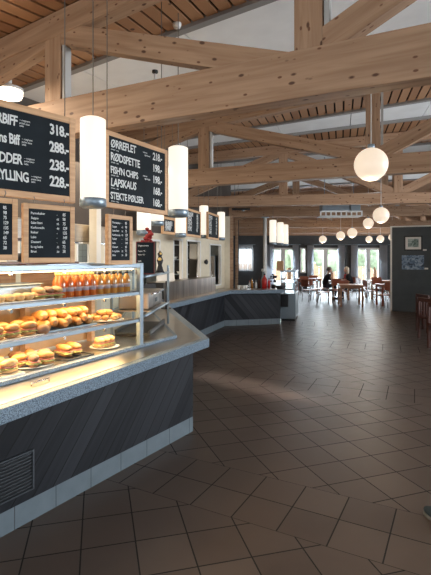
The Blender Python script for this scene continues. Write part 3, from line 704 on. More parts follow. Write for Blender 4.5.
# food prototypes --------------------------------------------------
def bottle(juice, label, grp, x, y, z):
    t = thing('juice_bottle', label, 'bottle', cpt(x, y, z), CA, grp)
    MB().lathe([(.001, 0), (.028, 0), (.031, .006), (.031, .105), (.027, .125), (.014, .15), (.013, .158)], n=12).build('bottle_body', juice, t)
    MB().lathe([(.015, .158), (.015, .18), (.0, .181)], n=12).build('cap', 'black' if juice == 'juice2' else 'cheese', t)
    MB().lathe([(.0315, .045), (.0315, .075)], n=12).build('bottle_label', 'blabel', t)
    return t
D1 = 'orange juice bottle standing in the row on the top shelf of the case'
D2 = 'golden drink bottle with dark cap near the right end of the top case shelf'
pO = bottle('juice', D1, 'orange juice bottles', -.48, .08, S2+.001); pG = bottle('juice2', D2, 'golden drink bottles', -.40, .08, S2+.001)
for k in range(1, 5): dup(pO, cpt(-.48-k*.075, .08, S2+.001))
for k in range(5): dup(pO, cpt(-.45-k*.075, .16, S2+.001))
for k in range(1, 5): dup(pG, cpt(-.40+k*.08, .08, S2+.001))
for k in range(4): dup(pG, cpt(-.36+k*.08, .17, S2+.001))

def bun_mb(seed, rx=.055, ry=.045, rz=.03): return MB().blob((0, 0, rz), rx, ry, rz, 14, .04, seed)
def croissant(label, grp, loc, rz):
    mb = MB(); pts = []; rad = []
    for k in range(9):
        a = (k-4)/4*1.25; pts.append((.095*math.sin(a), .06*(1-math.cos(a)), .038)); rad.append(.010+.030*(math.cos(a*1.15)**1 if abs(a) < 1.3 else .1)*(1 if k % 2 else .86))
    mb.tube(pts, rad, 10); o = mb.build('croissant', 'bun', None, loc, rz); return tag(o, label, 'pastry', grp)
def bun(label, grp, loc, m='bun', seed=0, **k):
    o = bun_mb(seed, **k).build('bread_roll', m, None, loc, CA); return tag(o, label, 'bread roll', grp)
def sandwich(label, grp, loc, rz, crust='bread', L=.16):
    t = thing('baguette_sandwich', label, 'sandwich', loc, rz, grp)
    MB().blob((0, 0, .016), L/2, .034, .016, 14, .03, 1).build('bottom_bread', crust, t)
    lt = MB()
    for k in range(9): lt.blob((-L/2+.02+k*(L-.04)/8, (-1)**k*.012, .030), .02, .034, .007, 8, .25, k)
    lt.build('lettuce', 'lettuce', t)
    hm = MB()
    for k in range(5): hm.blob((-L/2+.03+k*(L-.06)/4, .004*(-1)**k, .040), .022, .036, .006, 8, .15, k+20)
    hm.build('ham_filling', 'ham', t)
    MB().blob((0, 0, .064), L/2, .036, .026, 14, .04, 2).build('top_bread', crust, t)
    return t
def tray(name, label, x, y, z, w_, d, m='plate', h=.012):
    t = MB().box(-w_/2, w_/2, -d/2, d/2, 0, h*.5).box(-w_/2, -w_/2+.01, -d/2, d/2, h*.5, h).box(w_/2-.01, w_/2, -d/2, d/2, h*.5, h).box(-w_/2+.01, w_/2-.01, -d/2, -d/2+.01, h*.5, h).box(-w_/2+.01, w_/2-.01, d/2-.01, d/2, h*.5, h)
    return tag(t.build(name, m, None, cpt(x, y, z), CA), label, 'tray')
def platter(label, x, y, z, r, m='plate'):
    return tag(MB().lathe([(0, 0), (r*.6, 0), (r, .012), (r, .015), (r*.6, .005), (0, .005)], n=28).build('round_platter', m, None, cpt(x, y, z), CA), label, 'platter')
# top level: wrapped rolls and steel container at the left
tb = thing('steel_container', 'steel food container on the top case shelf between bread and sandwiches', 'container', cpt(-1.05, .30, S2+.001), CA)
MB().box(-.20, .20, -.10, .10, 0, .10).build('pan', 'steeld', tb, bevel=.012); MB().box(-.21, .21, -.11, .11, .10, .108).build('lid', 'bluewhite', tb, bevel=.004)
tray('cake_tray', 'white tray of pale rolls on top case shelf, in front of the container', -1.10, .09, S2+.001, .42, .13)
g = 'pale wrapped rolls on the top shelf'
for k in range(6): bun('pale cling-filmed roll on the white tray of the top case shelf', g, cpt(-1.27+k*.07, .09, S2+.008), 'bread', k, rx=.04, ry=.05, rz=.026)
tray('cake_tray', 'white tray holding big loaves at left of the top case shelf', -1.55, .18, S2+.001, .42, .26)
for k in range(3):
    o = MB().blob((0, 0, .045), .065, .12, .045, 14, .04, k).build('bread_loaf', 'bread', None, cpt(-1.68+k*.135, .18, S2+.008), CA); tag(o, 'large golden loaf at left end of the top case shelf', 'bread', 'loaves on the top shelf')
for k in range(3): 
    s_ = sandwich('upright wrapped sandwich on the top shelf, left of juice bottles', 'upright wrapped sandwiches', cpt(-.98+.06+k*.075-.05, .09, S2+.001), CA+R(78), 'darkbread' if k % 2 else 'bread', .14)
# middle level
platter('round platter of small buns on middle case shelf, near the right post', -.24, .17, S1+.001, .15)
g = 'small buns on the right platter'
for k in range(12):
    a = k*2*math.pi/8; r_ = .10 if k < 8 else .04; z = S1+.012 if k < 8 else S1+.045
    bun('small glazed bun on the round platter at right of middle shelf', g, cpt(-.24+r_*math.cos(a), .17+r_*math.sin(a), z), 'bun' if k % 3 else 'bread', k, rx=.036, ry=.034, rz=.022)
tray('cake_tray', 'steel tray of croissants in the middle case shelf centre', -.68, .21, S1+.001, .50, .27, 'steeld')
g = 'croissants on the middle shelf'
for k in range(14):
    croissant('golden croissant in the pile on the steel tray, middle shelf', g, cpt(-.88+(k % 7)*.067, .14+(k//7)*.15, S1+.008+.02*(k % 2)), CA+R(90+random.uniform(-25, 25)))
for k in range(6): croissant('golden croissant on top of the pile, middle shelf', 'croissants topping the pile', cpt(-.85+k*.075, .20, S1+.068), CA+R(90+random.uniform(-25, 25)))
tray('cake_tray', 'white tray of filled rolls at left of the middle case shelf', -1.22, .16, S1+.001, .50, .27)
g = 'filled rolls on the middle shelf'
for k in range(8):
    sandwich('filled pale roll on the white tray, left of middle shelf', g, cpt(-1.42+(k % 4)*.125, .09+(k//4)*.12, S1+.008), CA+R(random.uniform(-20, 20)), 'bun', .12)
bun('dark rye bun beside the croissants on the middle shelf', None, cpt(-.965, .055, S1+.001), 'darkbread', 3, rx=.05, ry=.045, rz=.034)
tray('cake_tray', 'dark tray at the far left of the middle case shelf', -1.72, .16, S1+.001, .42, .27, 'tray')
for k in range(6): croissant('brown croissant on the dark tray at far left of middle shelf', 'croissants on the dark tray', cpt(-1.86+(k % 3)*.13, .14+(k//3)*.15, S1+.008), CA+R(70+random.uniform(-25, 25)))
# bottom level
tray('cake_tray', 'dark rimmed tray under a sandwich at right of the bottom level', -.62, .20, .001, .26, .30, 'tray')
for k in range(2): sandwich('salad-filled baguette on the dark tray, bottom level', 'baguettes on the dark tray', cpt(-.66+k*.09, .19, .009), CA+R(80), 'bun', .20)
platter('round platter of open sandwiches in the middle of the bottom level', -.95, .185, .001, .15)
g = 'open sandwiches on the bottom platter'
for k in range(7):
    a = k*2*math.pi/6; r_ = .10 if k < 6 else 0
    sandwich('ham and lettuce roll on the round platter, bottom level', g, cpt(-.95+r_*math.cos(a), .185+r_*math.sin(a), .008), CA+a, 'darkbread' if k % 2 == 0 else 'bun', .12)
tray('cake_tray', 'white tray of baguettes at left of the bottom level', -1.36, .18, .001, .48, .30)
for k in range(8):
    sandwich('baguette with salad on the white tray, left of bottom level', 'baguettes on the bottom white tray', cpt(-1.54+(k % 4)*.12, .11+(k//4)*.14, .009), CA+R(random.uniform(-30, 30)), 'bread' if k % 2 else 'bun', .12)
platter('small white platter with wraps on bottom level beside the right post', -.24, .18, .001, .12)
for k in range(3): sandwich('small roll on the small platter beside right post, bottom level', 'rolls on the small platter', cpt(-.30+k*.06, .18, .007), CA+R(85), 'bread', .11)
# little things seen above the case rail
tag(MB().box(0, 1.15, -.06, .06, 0, .018).build('serving_board', 'redwood', None, cpt(-1.55, .36, CT+.001), CA, bevel=.004), 'thin brown board lying on top of the glass case', 'board')
def glassjar(x, y, z, label):
    t = thing('drinking_glass', label, 'glass', (x, y, z)); MB().lathe([(0, 0), (.03, 0), (.035, .11)], n=14).build('glass_body', 'film', t); return t

for x, m_, l in ((-.80, 'black', 'small black pot standing on the glass case top at left'), (-.88, 'film', 'small clear jar beside the black pot on top of the glass case')):
    tag(MB().lathe([(0, 0), (.035, 0), (.04, .09), (.034, .09), (.03, .01), (0, .01)], n=14).build('jar', m_, None, cpt(x, .48, CT-.007), 0), l, 'jar')
# steel rack beside the case -------------------------------------------------
RK = Vector((-.612, 3.90, .908)); RD = Vector((.07, 1.10, 0)).normalized(); RA = math.atan2(RD.y, RD.x)
rack = thing('steel_rack', 'open steel tube rack at end of the glass case holding equipment', 'rack', RK, RA)
RLn = 1.2
for x, y in ((.36, .40), (RLn, 0), (RLn, .40)): MB().box(x-.011, x+.011, y-.011, y+.011, 0, .60 if x < .5 else .66).build('post', 'steeld', rack)
for z in (.24, .58):
    for x0, y in ((.0, 0), (.34, .40)): MB().tube([(x0, y, z), (RLn+.03, y, z)], .013, 10).build('rail', 'steeld', rack)
    MB().box(.36, RLn, .01, .39, z-.008, z+.004).build('shelf', 'steel' if z < .5 else 'glass', rack)
RM = Matrix.Translation(RK) @ Matrix.Rotation(RA, 4, 'Z')
def rpt(x, y, z): p = RM @ Vector((x, y, z)); return (p.x, p.y, p.z)
t = thing('steel_toaster', 'boxy steel appliance with black label on the rack shelf', 'appliance', rpt(.76, .2, .246), RA)
MB().box(-.35, .35, -.15, .15, 0, .16).build('body', 'steelb', t, bevel=.015); MB().box(-.06, .06, -.152, -.15, .05, .09).build('control_strip', 'black', t)
MB().tube([(-.3, -.18, .15), (.3, -.18, .15)], .01, 8).box(-.3, -.28, -.18, -.15, .14, .16).box(.28, .3, -.18, -.15, .14, .16).build('handle', 'chrome', t)
t = thing('black_tray', 'black plastic tray on the steel deck under the rack', 'tray', rpt(.76, .2, .001), RA)
MB().box(-.4, .4, -.17, .17, 0, .03).build('tray_base', 'tray', t, bevel=.008); MB().box(-.4, .4, -.17, -.15, .03, .06).box(-.4, .4, .15, .17, .03, .06).build('tray_rim', 'tray', t)
# text ----------------------------------------------------------------
def text_mesh(items, name, m, parent, yo=-.0015, depth=.0006):
    """items: (string, x, z, size, bold, rot) merged into one lettering mesh on the board face"""
    for s, x, z, size, bold, rot in items:
        cu_ = bpy.data.curves.new('t', 'FONT'); cu_.body = s; cu_.size = size; cu_.offset = size*.022*bold; cu_.resolution_u = 2; cu_.shear = random.uniform(-.1, .12); cu_.space_character = .92
        if s in ('STORBIFF', 'Svens Biff', 'SNADDER', 'GRILLET KYLLING'): cu_.align_x = 'RIGHT'
        ob = bpy.data.objects.new('t', cu_); COL.objects.link(ob)
        bpy.context.view_layer.update(); dg = bpy.context.evaluated_depsgraph_get()
        me_ = bpy.data.meshes.new_from_object(ob.evaluated_get(dg))
        mx_ = Matrix.Translation((x, yo, z)) @ Matrix.Rotation(R(90)+0, 4, 'X') @ Matrix.Rotation(R(random.uniform(-1.5, 1.5)), 4, 'Z') @ Matrix.Scale(1.25 if bold >= .8 else 1, 4, (0, 1, 0)) @ Matrix.Scale(.84 if bold == 1.2 and size == .068 and not s[0].isdigit() else 1, 4, (1, 0, 0))
        me_.transform(mx_)
        bpy.data.objects.remove(ob); bpy.data.curves.remove(cu_)
        me_.materials.clear(); me_.materials.append(M[m]); nm = 'price' if s[0].isdigit() else 'writing'; me_.name = nm
        o = bpy.data.objects.new(nm, me_); COL.objects.link(o); o.parent = parent
def board(name, label, loc, rz, W, H, fw, roll=0, hooks=(), cat='menu board', grp=None, tilt=0, wires=None, fm='frame_wood'):
    t = thing(name, label, cat, loc, 0, grp, rot=(tilt, -roll, rz))
    f = MB().box(0, fw, 0, .035, 0, H).box(W-fw, W, 0, .035, 0, H).box(fw, W-fw, 0, .035, 0, fw).box(fw, W-fw, 0, .035, H-fw, H)
    f.build('frame', fm, t, bevel=.003)
    MB().box(fw, W-fw, .004, .02, fw, H-fw).build('chalkboard', 'chalk', t)
    for x in hooks: MB().tube([(x, .015, H), (x, .015, H+.018), (x+.006, .015, H+.03), (x, .015, H+.045)], .003, 6).build('hook', 'cord', t)
    if wires:
        for x, top_ in wires: MB().tube([(x, .015, H), (x, .015, ceil_z(loc[0]+x*math.cos(rz), loc[1]+x*math.sin(rz))-loc[2])], .0035, 6).build('hanging_wire', 'cord', t)
    return t
# main board one (its right corner in view)
BA = R(49); b1r = Vector((-.946, 3.045, 2.02)); W1, H1 = 1.05, .57; roll = 0
b1 = board('menu_board', 'large wood-framed chalkboard menu at left listing dishes at 318, 288, 238 and 228', b1r-Vector((math.cos(BA)*W1, math.sin(BA)*W1, math.sin(roll)*W1)), BA, W1, H1, .042, roll, wires=((W1-.07, 1.55), (.1, 1.5)))
rows = [('STORBIFF', '318.-'), ('Svens Biff', '288.-'), ('SNADDER', '238.-'), ('GRILLET KYLLING', '228.-')]
it = []; zz = [.435, .322, .205, .10]
ends = [.655, .67, .685, .73]
for (a, p), z, e in zip(rows, zz, ends):
    sz = .078; wd = len(a)*.042
    it.append((a, e, z, .068, 1.2, R(0)))
    it.append((p, .866, z-.002, .074, 1.4, 0))
    for q in range(3): it.append((('~ rotgrønt', 'potet saus', 'salat')[q], e+.012, z+.035-q*.017, .017, .3, 0))
    it.append(('med saus m/m', e-wd, z-.022, .016, .2, 0))
text_mesh(it, 'lettering', 'chalkw', b1, .003)
# main board two
B2l = Vector((-.792, 3.25, 2.02)); B2r = Vector((-.413, 3.90, 2.02)); d2 = B2r-B2l; BA2 = math.atan2(d2.y, d2.x); W2 = d2.length
b2 = board('menu_board', 'large wood-framed chalkboard menu between two cylinder lamps listing fish dishes', B2l, BA2, W2, .56, .036, 0, wires=((.03, 1.6), (W2-.07, 1.6)))
it = []
for k, (a, p) in enumerate((('ØRREFLET', '218.-'), ('RØDSPETTE', '198.-'), ("FISH'N CHIPS", '198.-'), ('LAPSKAUS', '168.-'), ('STEKTE PØLSER', '168.-'))):
    z = .455-k*.095
    it.append((a, .055, z-.01, .066 if len(a) < 12 else .058, 1, 0)); it.append((p, W2-.205, z-.012, .068, 1.2, 0)); it.append(('poteter . salat', .06, z-.03, .016, .2, 0))
    if k in (0, 2): it.append(('rømme', W2-.33, z+.02, .02, .3, 0)); it.append(('agurksalat', W2-.31, z-.0, .02, .3, 0))
text_mesh(it, 'lettering', 'chalkw', b2, .003)
# small price boards hung below
def small(label, pr, Y, ang, W, H, ztop, hooks=True):
    X = at(pr, Y); c, s_ = math.cos(ang), math.sin(ang)
    b = board('price_board', label, (X-c*W, Y-s_*W, ztop-H), ang, W, H, .032, 0, hooks=(.07, W-.07))
    it = []
    for k in range(9):
        z = H-.066-k*(H-.10)/9
        it.append((('Pannekaker', 'Suppe', 'Salat liten', 'Karbonade', 'Reker', 'Laks', 'Dessert', 'Is og kake', 'Brus')[k], .045, z, .021, .5, 0)); it.append((('85', '98', '75', '129', '135', '149', '65', '72', '38')[k], W-.085, z, .022, .8, 0)); it.append((('-', '65', '55', '98', '-', '-', '-', '52', '30')[k], W-.125, z, .018, .4, 0))
    text_mesh(it, 'lettering', 'chalkw', b, .003); return b
small('small wood-framed price board under the left menu, cut off by the photo edge', 18, 2.70, R(45), .30, .365, 2.003)
small('small wood-framed price board under the right end of the left menu', 75, 2.96, R(45), .335, .365, 1.985)
small('small wood-framed price board hanging under the fish menu', 132.7, 3.55, BA2, .27, .375, 1.975)
# farther menu boards
for (pl, pr, y0, y1, Y0, Y1, l) in ((163, 175.5, 216, 235, 6.6, 7.0, 'dark chalkboard glimpsed under the fish menu, behind second cylinder lamp'), (186.5, 201, 207.6, 238, 7.2, 7.9, 'chalkboard menu between the third and fourth cylinder lamps'), (208, 219, 211.5, 240.5, 8.4, 9.2, 'chalkboard menu farthest back, beside the last counter lamp')):
    p = Vector((at(pl, Y0), Y0, 0)); q = Vector((at(pr, Y1), Y1, 0)); d = q-p
    z0 = zat(y1, Y1); H = zat(y0, Y0)-z0
    b = board('menu_board', l, (p.x, p.y, z0), math.atan2(d.y, d.x), d.length, H, .04, 0, wires=((.08, 1.3), (d.length-.08, 1.3)))
    it = []
    for k in range(5): it.append((('BURGER', 'PIZZA', 'PASTA', 'TACO', 'SUPPE')[k], .08, H-.12-k*(H-.15)/5, .07, .8, 0)); it.append((('145', '159', '149', '139', '98')[k], d.length-.24, H-.12-k*(H-.15)/5, .07, .8, 0))
    text_mesh(it, 'lettering', 'chalkw', b, .003)
# chalk sign with red frame standing on the rack
p = rpt(.15, .12, .585)
b = board('table_sign', 'small chalk sign in dark red frame standing on rack', p, R(12), .175, .31, .008, 0, cat='sign', fm='darkred')
b.location = (at(136, 4.25), 4.25, 1.495)
text_mesh([('Dagens meny', .018, .265, .020, .5, 0), ('Suppe  98.-', .02, .215, .018, .3, 0), ('Kake  65.-', .02, .18, .018, .3, 0), ('kaffe', .02, .12, .018, .3, 0), ('te', .02, .08, .018, .3, 0)], 'lettering', 'chalkw', b, .003)
t = thing('flower_arrangement', 'dark red flower bunch on tall stem above the red-framed sign', 'flowers', (at(149, 4.62), 4.62, 1.495))
mb = MB()
for k in range(26):
    a = random.uniform(0, 6.28); r_ = random.uniform(0, .075); mb.blob((r_*math.cos(a), r_*math.sin(a), .39+random.uniform(-.06, .07)-r_*.3), .022, .022, .016, 7, .3, k, a)
mb.build('blossoms', 'flower', t); MB().tube([(0, 0, .1), (0, 0, .36)], .006, 6).build('stem', 'lettuce', t); MB().lathe([(0, 0), (.04, 0), (.045, .06), (.025, .12)], n=14).build('vase', 'black', t)
t = thing('ornament', 'dark carved ornament with gold spots beside the chalk sign', 'ornament', (at(160, 4.75), 4.75, 1.495))
MB().lathe([(0, 0), (.05, 0), (.035, .03), (.02, .08), (.035, .13), (.018, .17), (.028, .2), (0, .235)], n=12).build('figure_body', 'blackm', t)
MB().blob((0, -.025, .14), .02, .012, .02, 8).blob((.01, -.02, .20), .012, .01, .012, 8).build('gold_detail', 'cheese', t)

# ------------------------------------------------------------------ lamps
def cyl_lamp(name, label, X, Y, z0, H=.628, r=.0875, wire=3.72, power=22, grp=None):
    t = thing('cylinder_pendant_lamp', label, 'pendant lamp', (X, Y, z0), 0, grp)
    MB().lathe([(0, .05), (r, .05), (r, H-.01), (r-.02, H), (0, H)], n=28).build('lamp_shade', 'cyl', t)
    MB().lathe([(0, 0), (r*.8, 0), (r+.004, .012), (r+.004, .062), (r, .066)], n=28).build('metal_base', 'steeld', t)
    MB().tube([(0, 0, H), (0, 0, ceil_z(X, Y)-z0)], .004, 6).build('cord', 'cord', t)
    return t
def cptl(px, Y): return at(px, Y)
cyl_lamp('a', 'nearest and largest white cylinder lamp, between the two big menus', at(93, 3.16), 3.16, 2.0)
cyl_lamp('b', 'second white cylinder lamp, at right end of the fish menu', at(178.2, 4.04), 4.04, 2.015)
cyl_lamp('c', 'third cylinder lamp, just below and right of the second one', at(180.5, 7.2), 7.2, 1.98, wire=3.7)
cyl_lamp('d', 'cylinder lamp between the two farther chalkboard menus', at(204, 8.7), 8.7, 2.03, wire=3.7)
cyl_lamp('e', 'cylinder lamp right of the farthest chalkboard menu', at(221, 10.0), 10.0, 2.04, wire=3.7)
cyl_lamp('f', 'cylinder lamp glimpsed left of the fish menu corner under its frame', at(144, 5.6), 5.6, 1.93, H=.45, wire=3.7)
cyl_lamp('g', 'short-looking cylinder lamp half hidden beneath the fish menu', at(157.5, 6.3), 6.3, 2.10, H=.5, wire=3.7)
cyl_lamp('h', 'leftmost of the three cylinder lamps over the drinks counter', at(273, 11.4), 11.4, 1.98, wire=3.8)
cyl_lamp('i', 'middle one of the three cylinder lamps over the drinks counter', at(280.3, 12.4), 12.4, 2.0, wire=3.8)
cyl_lamp('j', 'rightmost of the three cylinder lamps over the drinks counter', at(285.3, 13.2), 13.2, 2.0, wire=3.8)
def globe(px, py, dia_px, Y, label, real=None):
    d = real or dia_px/F*Y; z = zat(py, Y); X = at(px, Y); r = d/2
    t = thing('globe_pendant_lamp', label, 'pendant lamp', (X, Y, z-r))
    MB().blob((0, 0, r), r, r, r, 28, m=16).build('lamp_globe', 'lamp', t)
    MB().lathe([(.03, 2*r-.012), (.03, 2*r+.03), (0, 2*r+.035)], n=14).build('socket', 'steeld', t)
    MB().tube([(0, 0, 2*r+.03), (0, 0, ceil_z(X, Y)-z+r)], .005, 6).build('cord', 'white', t)
    return t, (X, Y, z)
G = [(371, 164.5, 33, 4.0, 'large nearest white globe lamp in front of the truss post'),
     (381, 215.3, 16, 8.4, 'second largest globe lamp, below and right of the nearest'),
     (368.3, 223.2, 10.4, 12.2, 'globe lamp directly left of the second largest globe'),
     (352.2, 232.8, 9.6, 13.9, 'globe lamp third from left in the far row, above seated woman'),
     (340.6, 235.6, 8.6, 15.6, 'globe lamp second from left in the far row'),
     (322.8, 239.3, 7.4, 18.3, 'leftmost globe lamp in the far row'),
     (369, 239.3, 6.6, 19.5, 'small far globe lamp, left of the pair above the last door'),
     (380.4, 238.8, 7.2, 18.6, 'small far globe lamp, right of the pair above the last door'),
     (392.2, 237.2, 7.2, 16.8, 'globe lamp half hidden by the partition edge')]
for g_ in G:
    t, p = globe(*g_[:4], g_[4])
    d = bpy.data.lights.new('globe_glow', 'POINT'); d.energy = 5 if g_[3] < 10 else 14; d.color = (1, .78, .55); d.shadow_soft_size = .05
    o = bpy.data.objects.new('globe_glow', d); COL.objects.link(o); o.parent = t; o.location = (0, 0, -.06)
# flush lamp at upper left
t = thing('flush_ceiling_lamp', 'round white flush lamp glowing at upper left under the boards', 'ceiling lamp', (at(9, 4.7), 4.7, zat(93, 4.7)-.05))
MB().lathe([(0, 0), (.12, .0), (.135, .03), (.135, .07)], n=28).build('diffuser', 'flush', t); MB().lathe([(.14, .07), (.14, .1), (0, .1)], n=28).build('base_ring', 'white', t)
MB().tube([(0, 0, .1), (0, 0, .42)], .03, 8).build('mount', 'white', t)
def smoke(px, py, Y, label):
    z = zat(py, Y)
    t = thing('smoke_detector', label, 'smoke detector', (at(px, Y), Y, z)); MB().lathe([(0, 0), (.03, .0), (.04, .02), (.04, .045), (0, .046)], n=16).build('housing', 'white', t)
smoke(177, 28, 4.2, 'small white round detector on the boards near the upper middle')
t = thing('sensor', 'small black-headed sensor on a white stem above the nearest beam', 'sensor', (at(155, 4.15), 4.15, zat(88, 4.15)))
MB().tube([(0, 0, -.02), (0, 0, .14)], .010, 8).build('stem', 'white', t); MB().lathe([(.01, .13), (.028, .14), (.028, .16), (0, .162)], n=14).build('head', 'black', t)
# ceiling air unit
Ya = 10.9
xa, xb = at(319, Ya), at(360, Ya); za = zat(217, Ya)
t = thing('air_unit', 'grey metal air heater hanging under the beams with pale grille', 'air unit', ((xa+xb)/2, Ya, za), R(-3)); hw = (xb-xa)/2
MB().box(-hw+.06, hw-.28, -.15, .25, .14, .32).build('housing', 'steeld', t, bevel=.01)
mb = MB().box(-hw, hw, -.2, .25, .0, .02).box(-hw, hw, -.2, -.17, .1, .13)
for k in range(9): mb.box(-hw+k*(2*hw-.03)/8, -hw+.03+k*(2*hw-.03)/8, -.2, -.18, .02, .1)
mb.build('grille', 'white', t); MB().box(hw-.27, hw-.04, -.18, .2, .13, .36).build('motor_box', 'bluewhite', t, bevel=.01)
for s_ in (-1, 1): MB().tube([(s_*hw*.7, .05, .3), (s_*hw*.7, .05, ceil_z((xa+xb)/2+s_*hw*.7, Ya+.05)-za)], .008, 6).build('hanger', 'steeld', t)
Yb = 10.9
t = thing('track_spotlight', 'thin dark ceiling fixture hanging left above the drinks counter', 'light fixture', (at(241, Yb), Yb, zat(210, Yb)), R(-5))
MB().box(-.22, .22, -.05, .05, 0, .04).build('bar', 'blackm', t, bevel=.005); MB().lathe([(0, -.03), (.04, -.03), (.03, 0)], (.05, 0, 0), 12).build('spot_head', 'steeld', t)
MB().tube([(-.15, 0, .04), (-.15, 0, ceil_z(at(241, Yb)-.15, Yb)-zat(210, Yb))], .006, 6).build('hanger', 'steeld', t)

# ------------------------------------------------------------------ things on the far counters
SD = Vector((C3[0]-C2[0], C3[1]-C2[1], 0)).normalized(); SA = math.atan2(SD.y, SD.x)
s0 = Vector((-.80, 7.9, .874))+Vector((-SD.y, SD.x, 0))*.12
t = thing('steel_servery_screen', 'long brushed steel upstand box on the middle counter', 'servery', s0, SA)
MB().box(0, 2.75, 0, .03, 0, .34).box(0, 2.75, .03, .32, .31, .34).build('panel', 'steelb', t); MB().box(-.015, 0, -.0, .32, 0, .34).build('end_cap', 'black', t); MB().box(2.75, 2.765, 0, .32, 0, .34).build('end_cap', 'black', t)
# papers / till left of it
pt = Vector((-1.05, 7.35, .874))
t = thing('cash_register', 'dark cash register with white papers at the counter bend', 'cash register', pt, R(40))
MB().box(-.17, .17, -.14, .14, 0, .1).build('drawer', 'black', t, bevel=.01); MB().box(-.14, .14, -.03, .0, .12, .36, Matrix.Rotation(R(-20), 4, 'X')).build('screen', 'black', t); MB().box(-.02, .02, 0, .04, .1, .2).build('stand', 'black', t)
t2 = tag(MB().box(-.13, .13, -.10, .10, 0, .004, Matrix.Rotation(R(35), 4, 'X')).build('paper_sheet', 'paper', None, (at(166, 6.9), 6.9, zat(277, 6.9)), R(10)), 'white sheets on slanted holder beside the steel upstand', 'paper')
st = thing('paper_holder', 'slim slanted stand carrying the white sheets', 'stand', (at(166, 6.9), 6.93, .874), R(10))
MB().tube([(0, .02, 0), (0, .02, zat(277, 6.9)-.874-.01)], .012, 8).build('stem', 'black', st); MB().lathe([(0, 0), (.08, 0), (.08, .012)], n=16).build('foot', 'black', st)

ZC = .874
def cup(X, Y, label, grp, r=.04, h=.09, m='plate'):
    t = MB().lathe([(0, 0), (r*.75, 0), (r, h), (r*.9, h), (r*.65, .01), (0, .01)], n=14).build('cup', m, None, (X, Y, ZC)); return tag(t, label, 'cup', grp)
for k, px in enumerate((238.5, 241, 243.5, 246)): cup(at(px, 11.3), 11.25+.08*(k % 2), 'white cup in the row at left of the drinks counter', 'cups on the drinks counter')
def cbottle(px, Y, h, r, m, label, cap='black', name='bottle', grp=None):
    t = thing(name, label, 'bottle', (at(px, Y), Y, ZC), 0, grp)
    MB().lathe([(0, 0), (r, 0), (r, h*.62), (r*.35, h*.8), (r*.33, h*.92)], n=14).build('bottle_body', m, t); MB().lathe([(r*.4, h*.9), (r*.4, h), (0, h)], n=10).build('cap', cap, t)
cbottle(264.5, 11.5, .38, .065, 'red', 'big red bottle in the middle of the drinks counter')
cbottle(269, 11.45, .27, .035, 'red', 'slim red bottle right of the big red bottle')
cbottle(252, 11.5, .28, .03, 'juice2', 'amber bottle left of the big red bottle')
cbottle(256, 11.42, .22, .03, 'film', 'clear bottle between amber bottle and white-topped carafe', 'steeld')
cbottle(259, 11.55, .30, .032, 'redwood', 'dark brown bottle next to the big red bottle')
cbottle(249.5, 11.4, .2, .026, 'film', 'small clear bottle at the left end of the bottle group', 'red')
t = thing('table_lamp', 'white-topped carafe shape behind the red bottle', 'carafe', (at(264.5, 11.35), 11.62, ZC)); t['category'] = 'carafe'; t.name = 'carafe'
MB().lathe([(0, 0), (.06, 0), (.07, .2), (.04, .3), (.03, .42)], n=16).build('body', 'bluewhite', t); MB().lathe([(.035, .42), (.06, .45), (.05, .5), (0, .51)], n=14).build('stopper', 'white', t)
t = thing('potted_plant', 'dark leafy pot plant between red bottles and the glass cabinet', 'plant', (at(273.5, 11.55), 11.55, ZC))
MB().lathe([(0, 0), (.05, 0), (.065, .1), (.05, .1)], n=14).build('pot', 'black', t); mb = MB()
for k in range(18): mb.blob((random.uniform(-.09, .09), random.uniform(-.05, .05), .16+random.uniform(0, .2)), .035, .03, .018, 7, .3, k, random.random()*6)
mb.build('foliage', 'blackm', t)
t = thing('black_bowl', 'wide black bowl at the right end of drinks counter', 'bowl', (at(280.5, 11.3), 11.32, ZC))
MB().lathe([(0, 0), (.09, 0), (.15, .08), (.14, .08), (.085, .01), (0, .01)], n=20).build('bowl_body', 'black', t)
# glass cabinet at the end of the drinks counter
t = thing('display_cooler', 'white glass-topped cooler standing at the end of the drinks counter', 'cooler', (at(290, 12.4), 12.45, 0), R(76))
MB().box(-.62, .62, -.2, .2, .05, .72).build('cabinet', 'bluewhite', t, bevel=.01); MB().box(-.6, .6, -.18, .18, 0, .05).build('kick_base', 'black', t)
for x in (-.61, .59):
    for y in (-.19, .17): MB().box(x, x+.02, y, y+.02, .72, 1.28).build('corner_post', 'steeld', t)
MB().box(-.6, .6, -.185, -.18, .73, 1.27).box(-.6, .6, .18, .185, .73, 1.27).box(-.605, -.6, -.18, .18, .73, 1.27).build('glass', 'glass', t)
MB().box(-.62, .62, -.2, .2, 1.28, 1.31).build('top', 'steeld', t); MB().box(-.6, .6, -.17, .17, 1.0, 1.01).build('shelf', 'glass', t)
tag(MB().box(-.09, .09, -.09, .09, 0, .26).build('wooden_box', 'frame_wood', None, (at(280.5, 12.1), 12.15, 1.31), R(76), bevel=.01), 'small light wooden box standing on the glass cooler', 'box')
MB().box(-.78, -.62, -.02, .17, .38, .70).build('waste_box', 'black', t, bevel=.01)

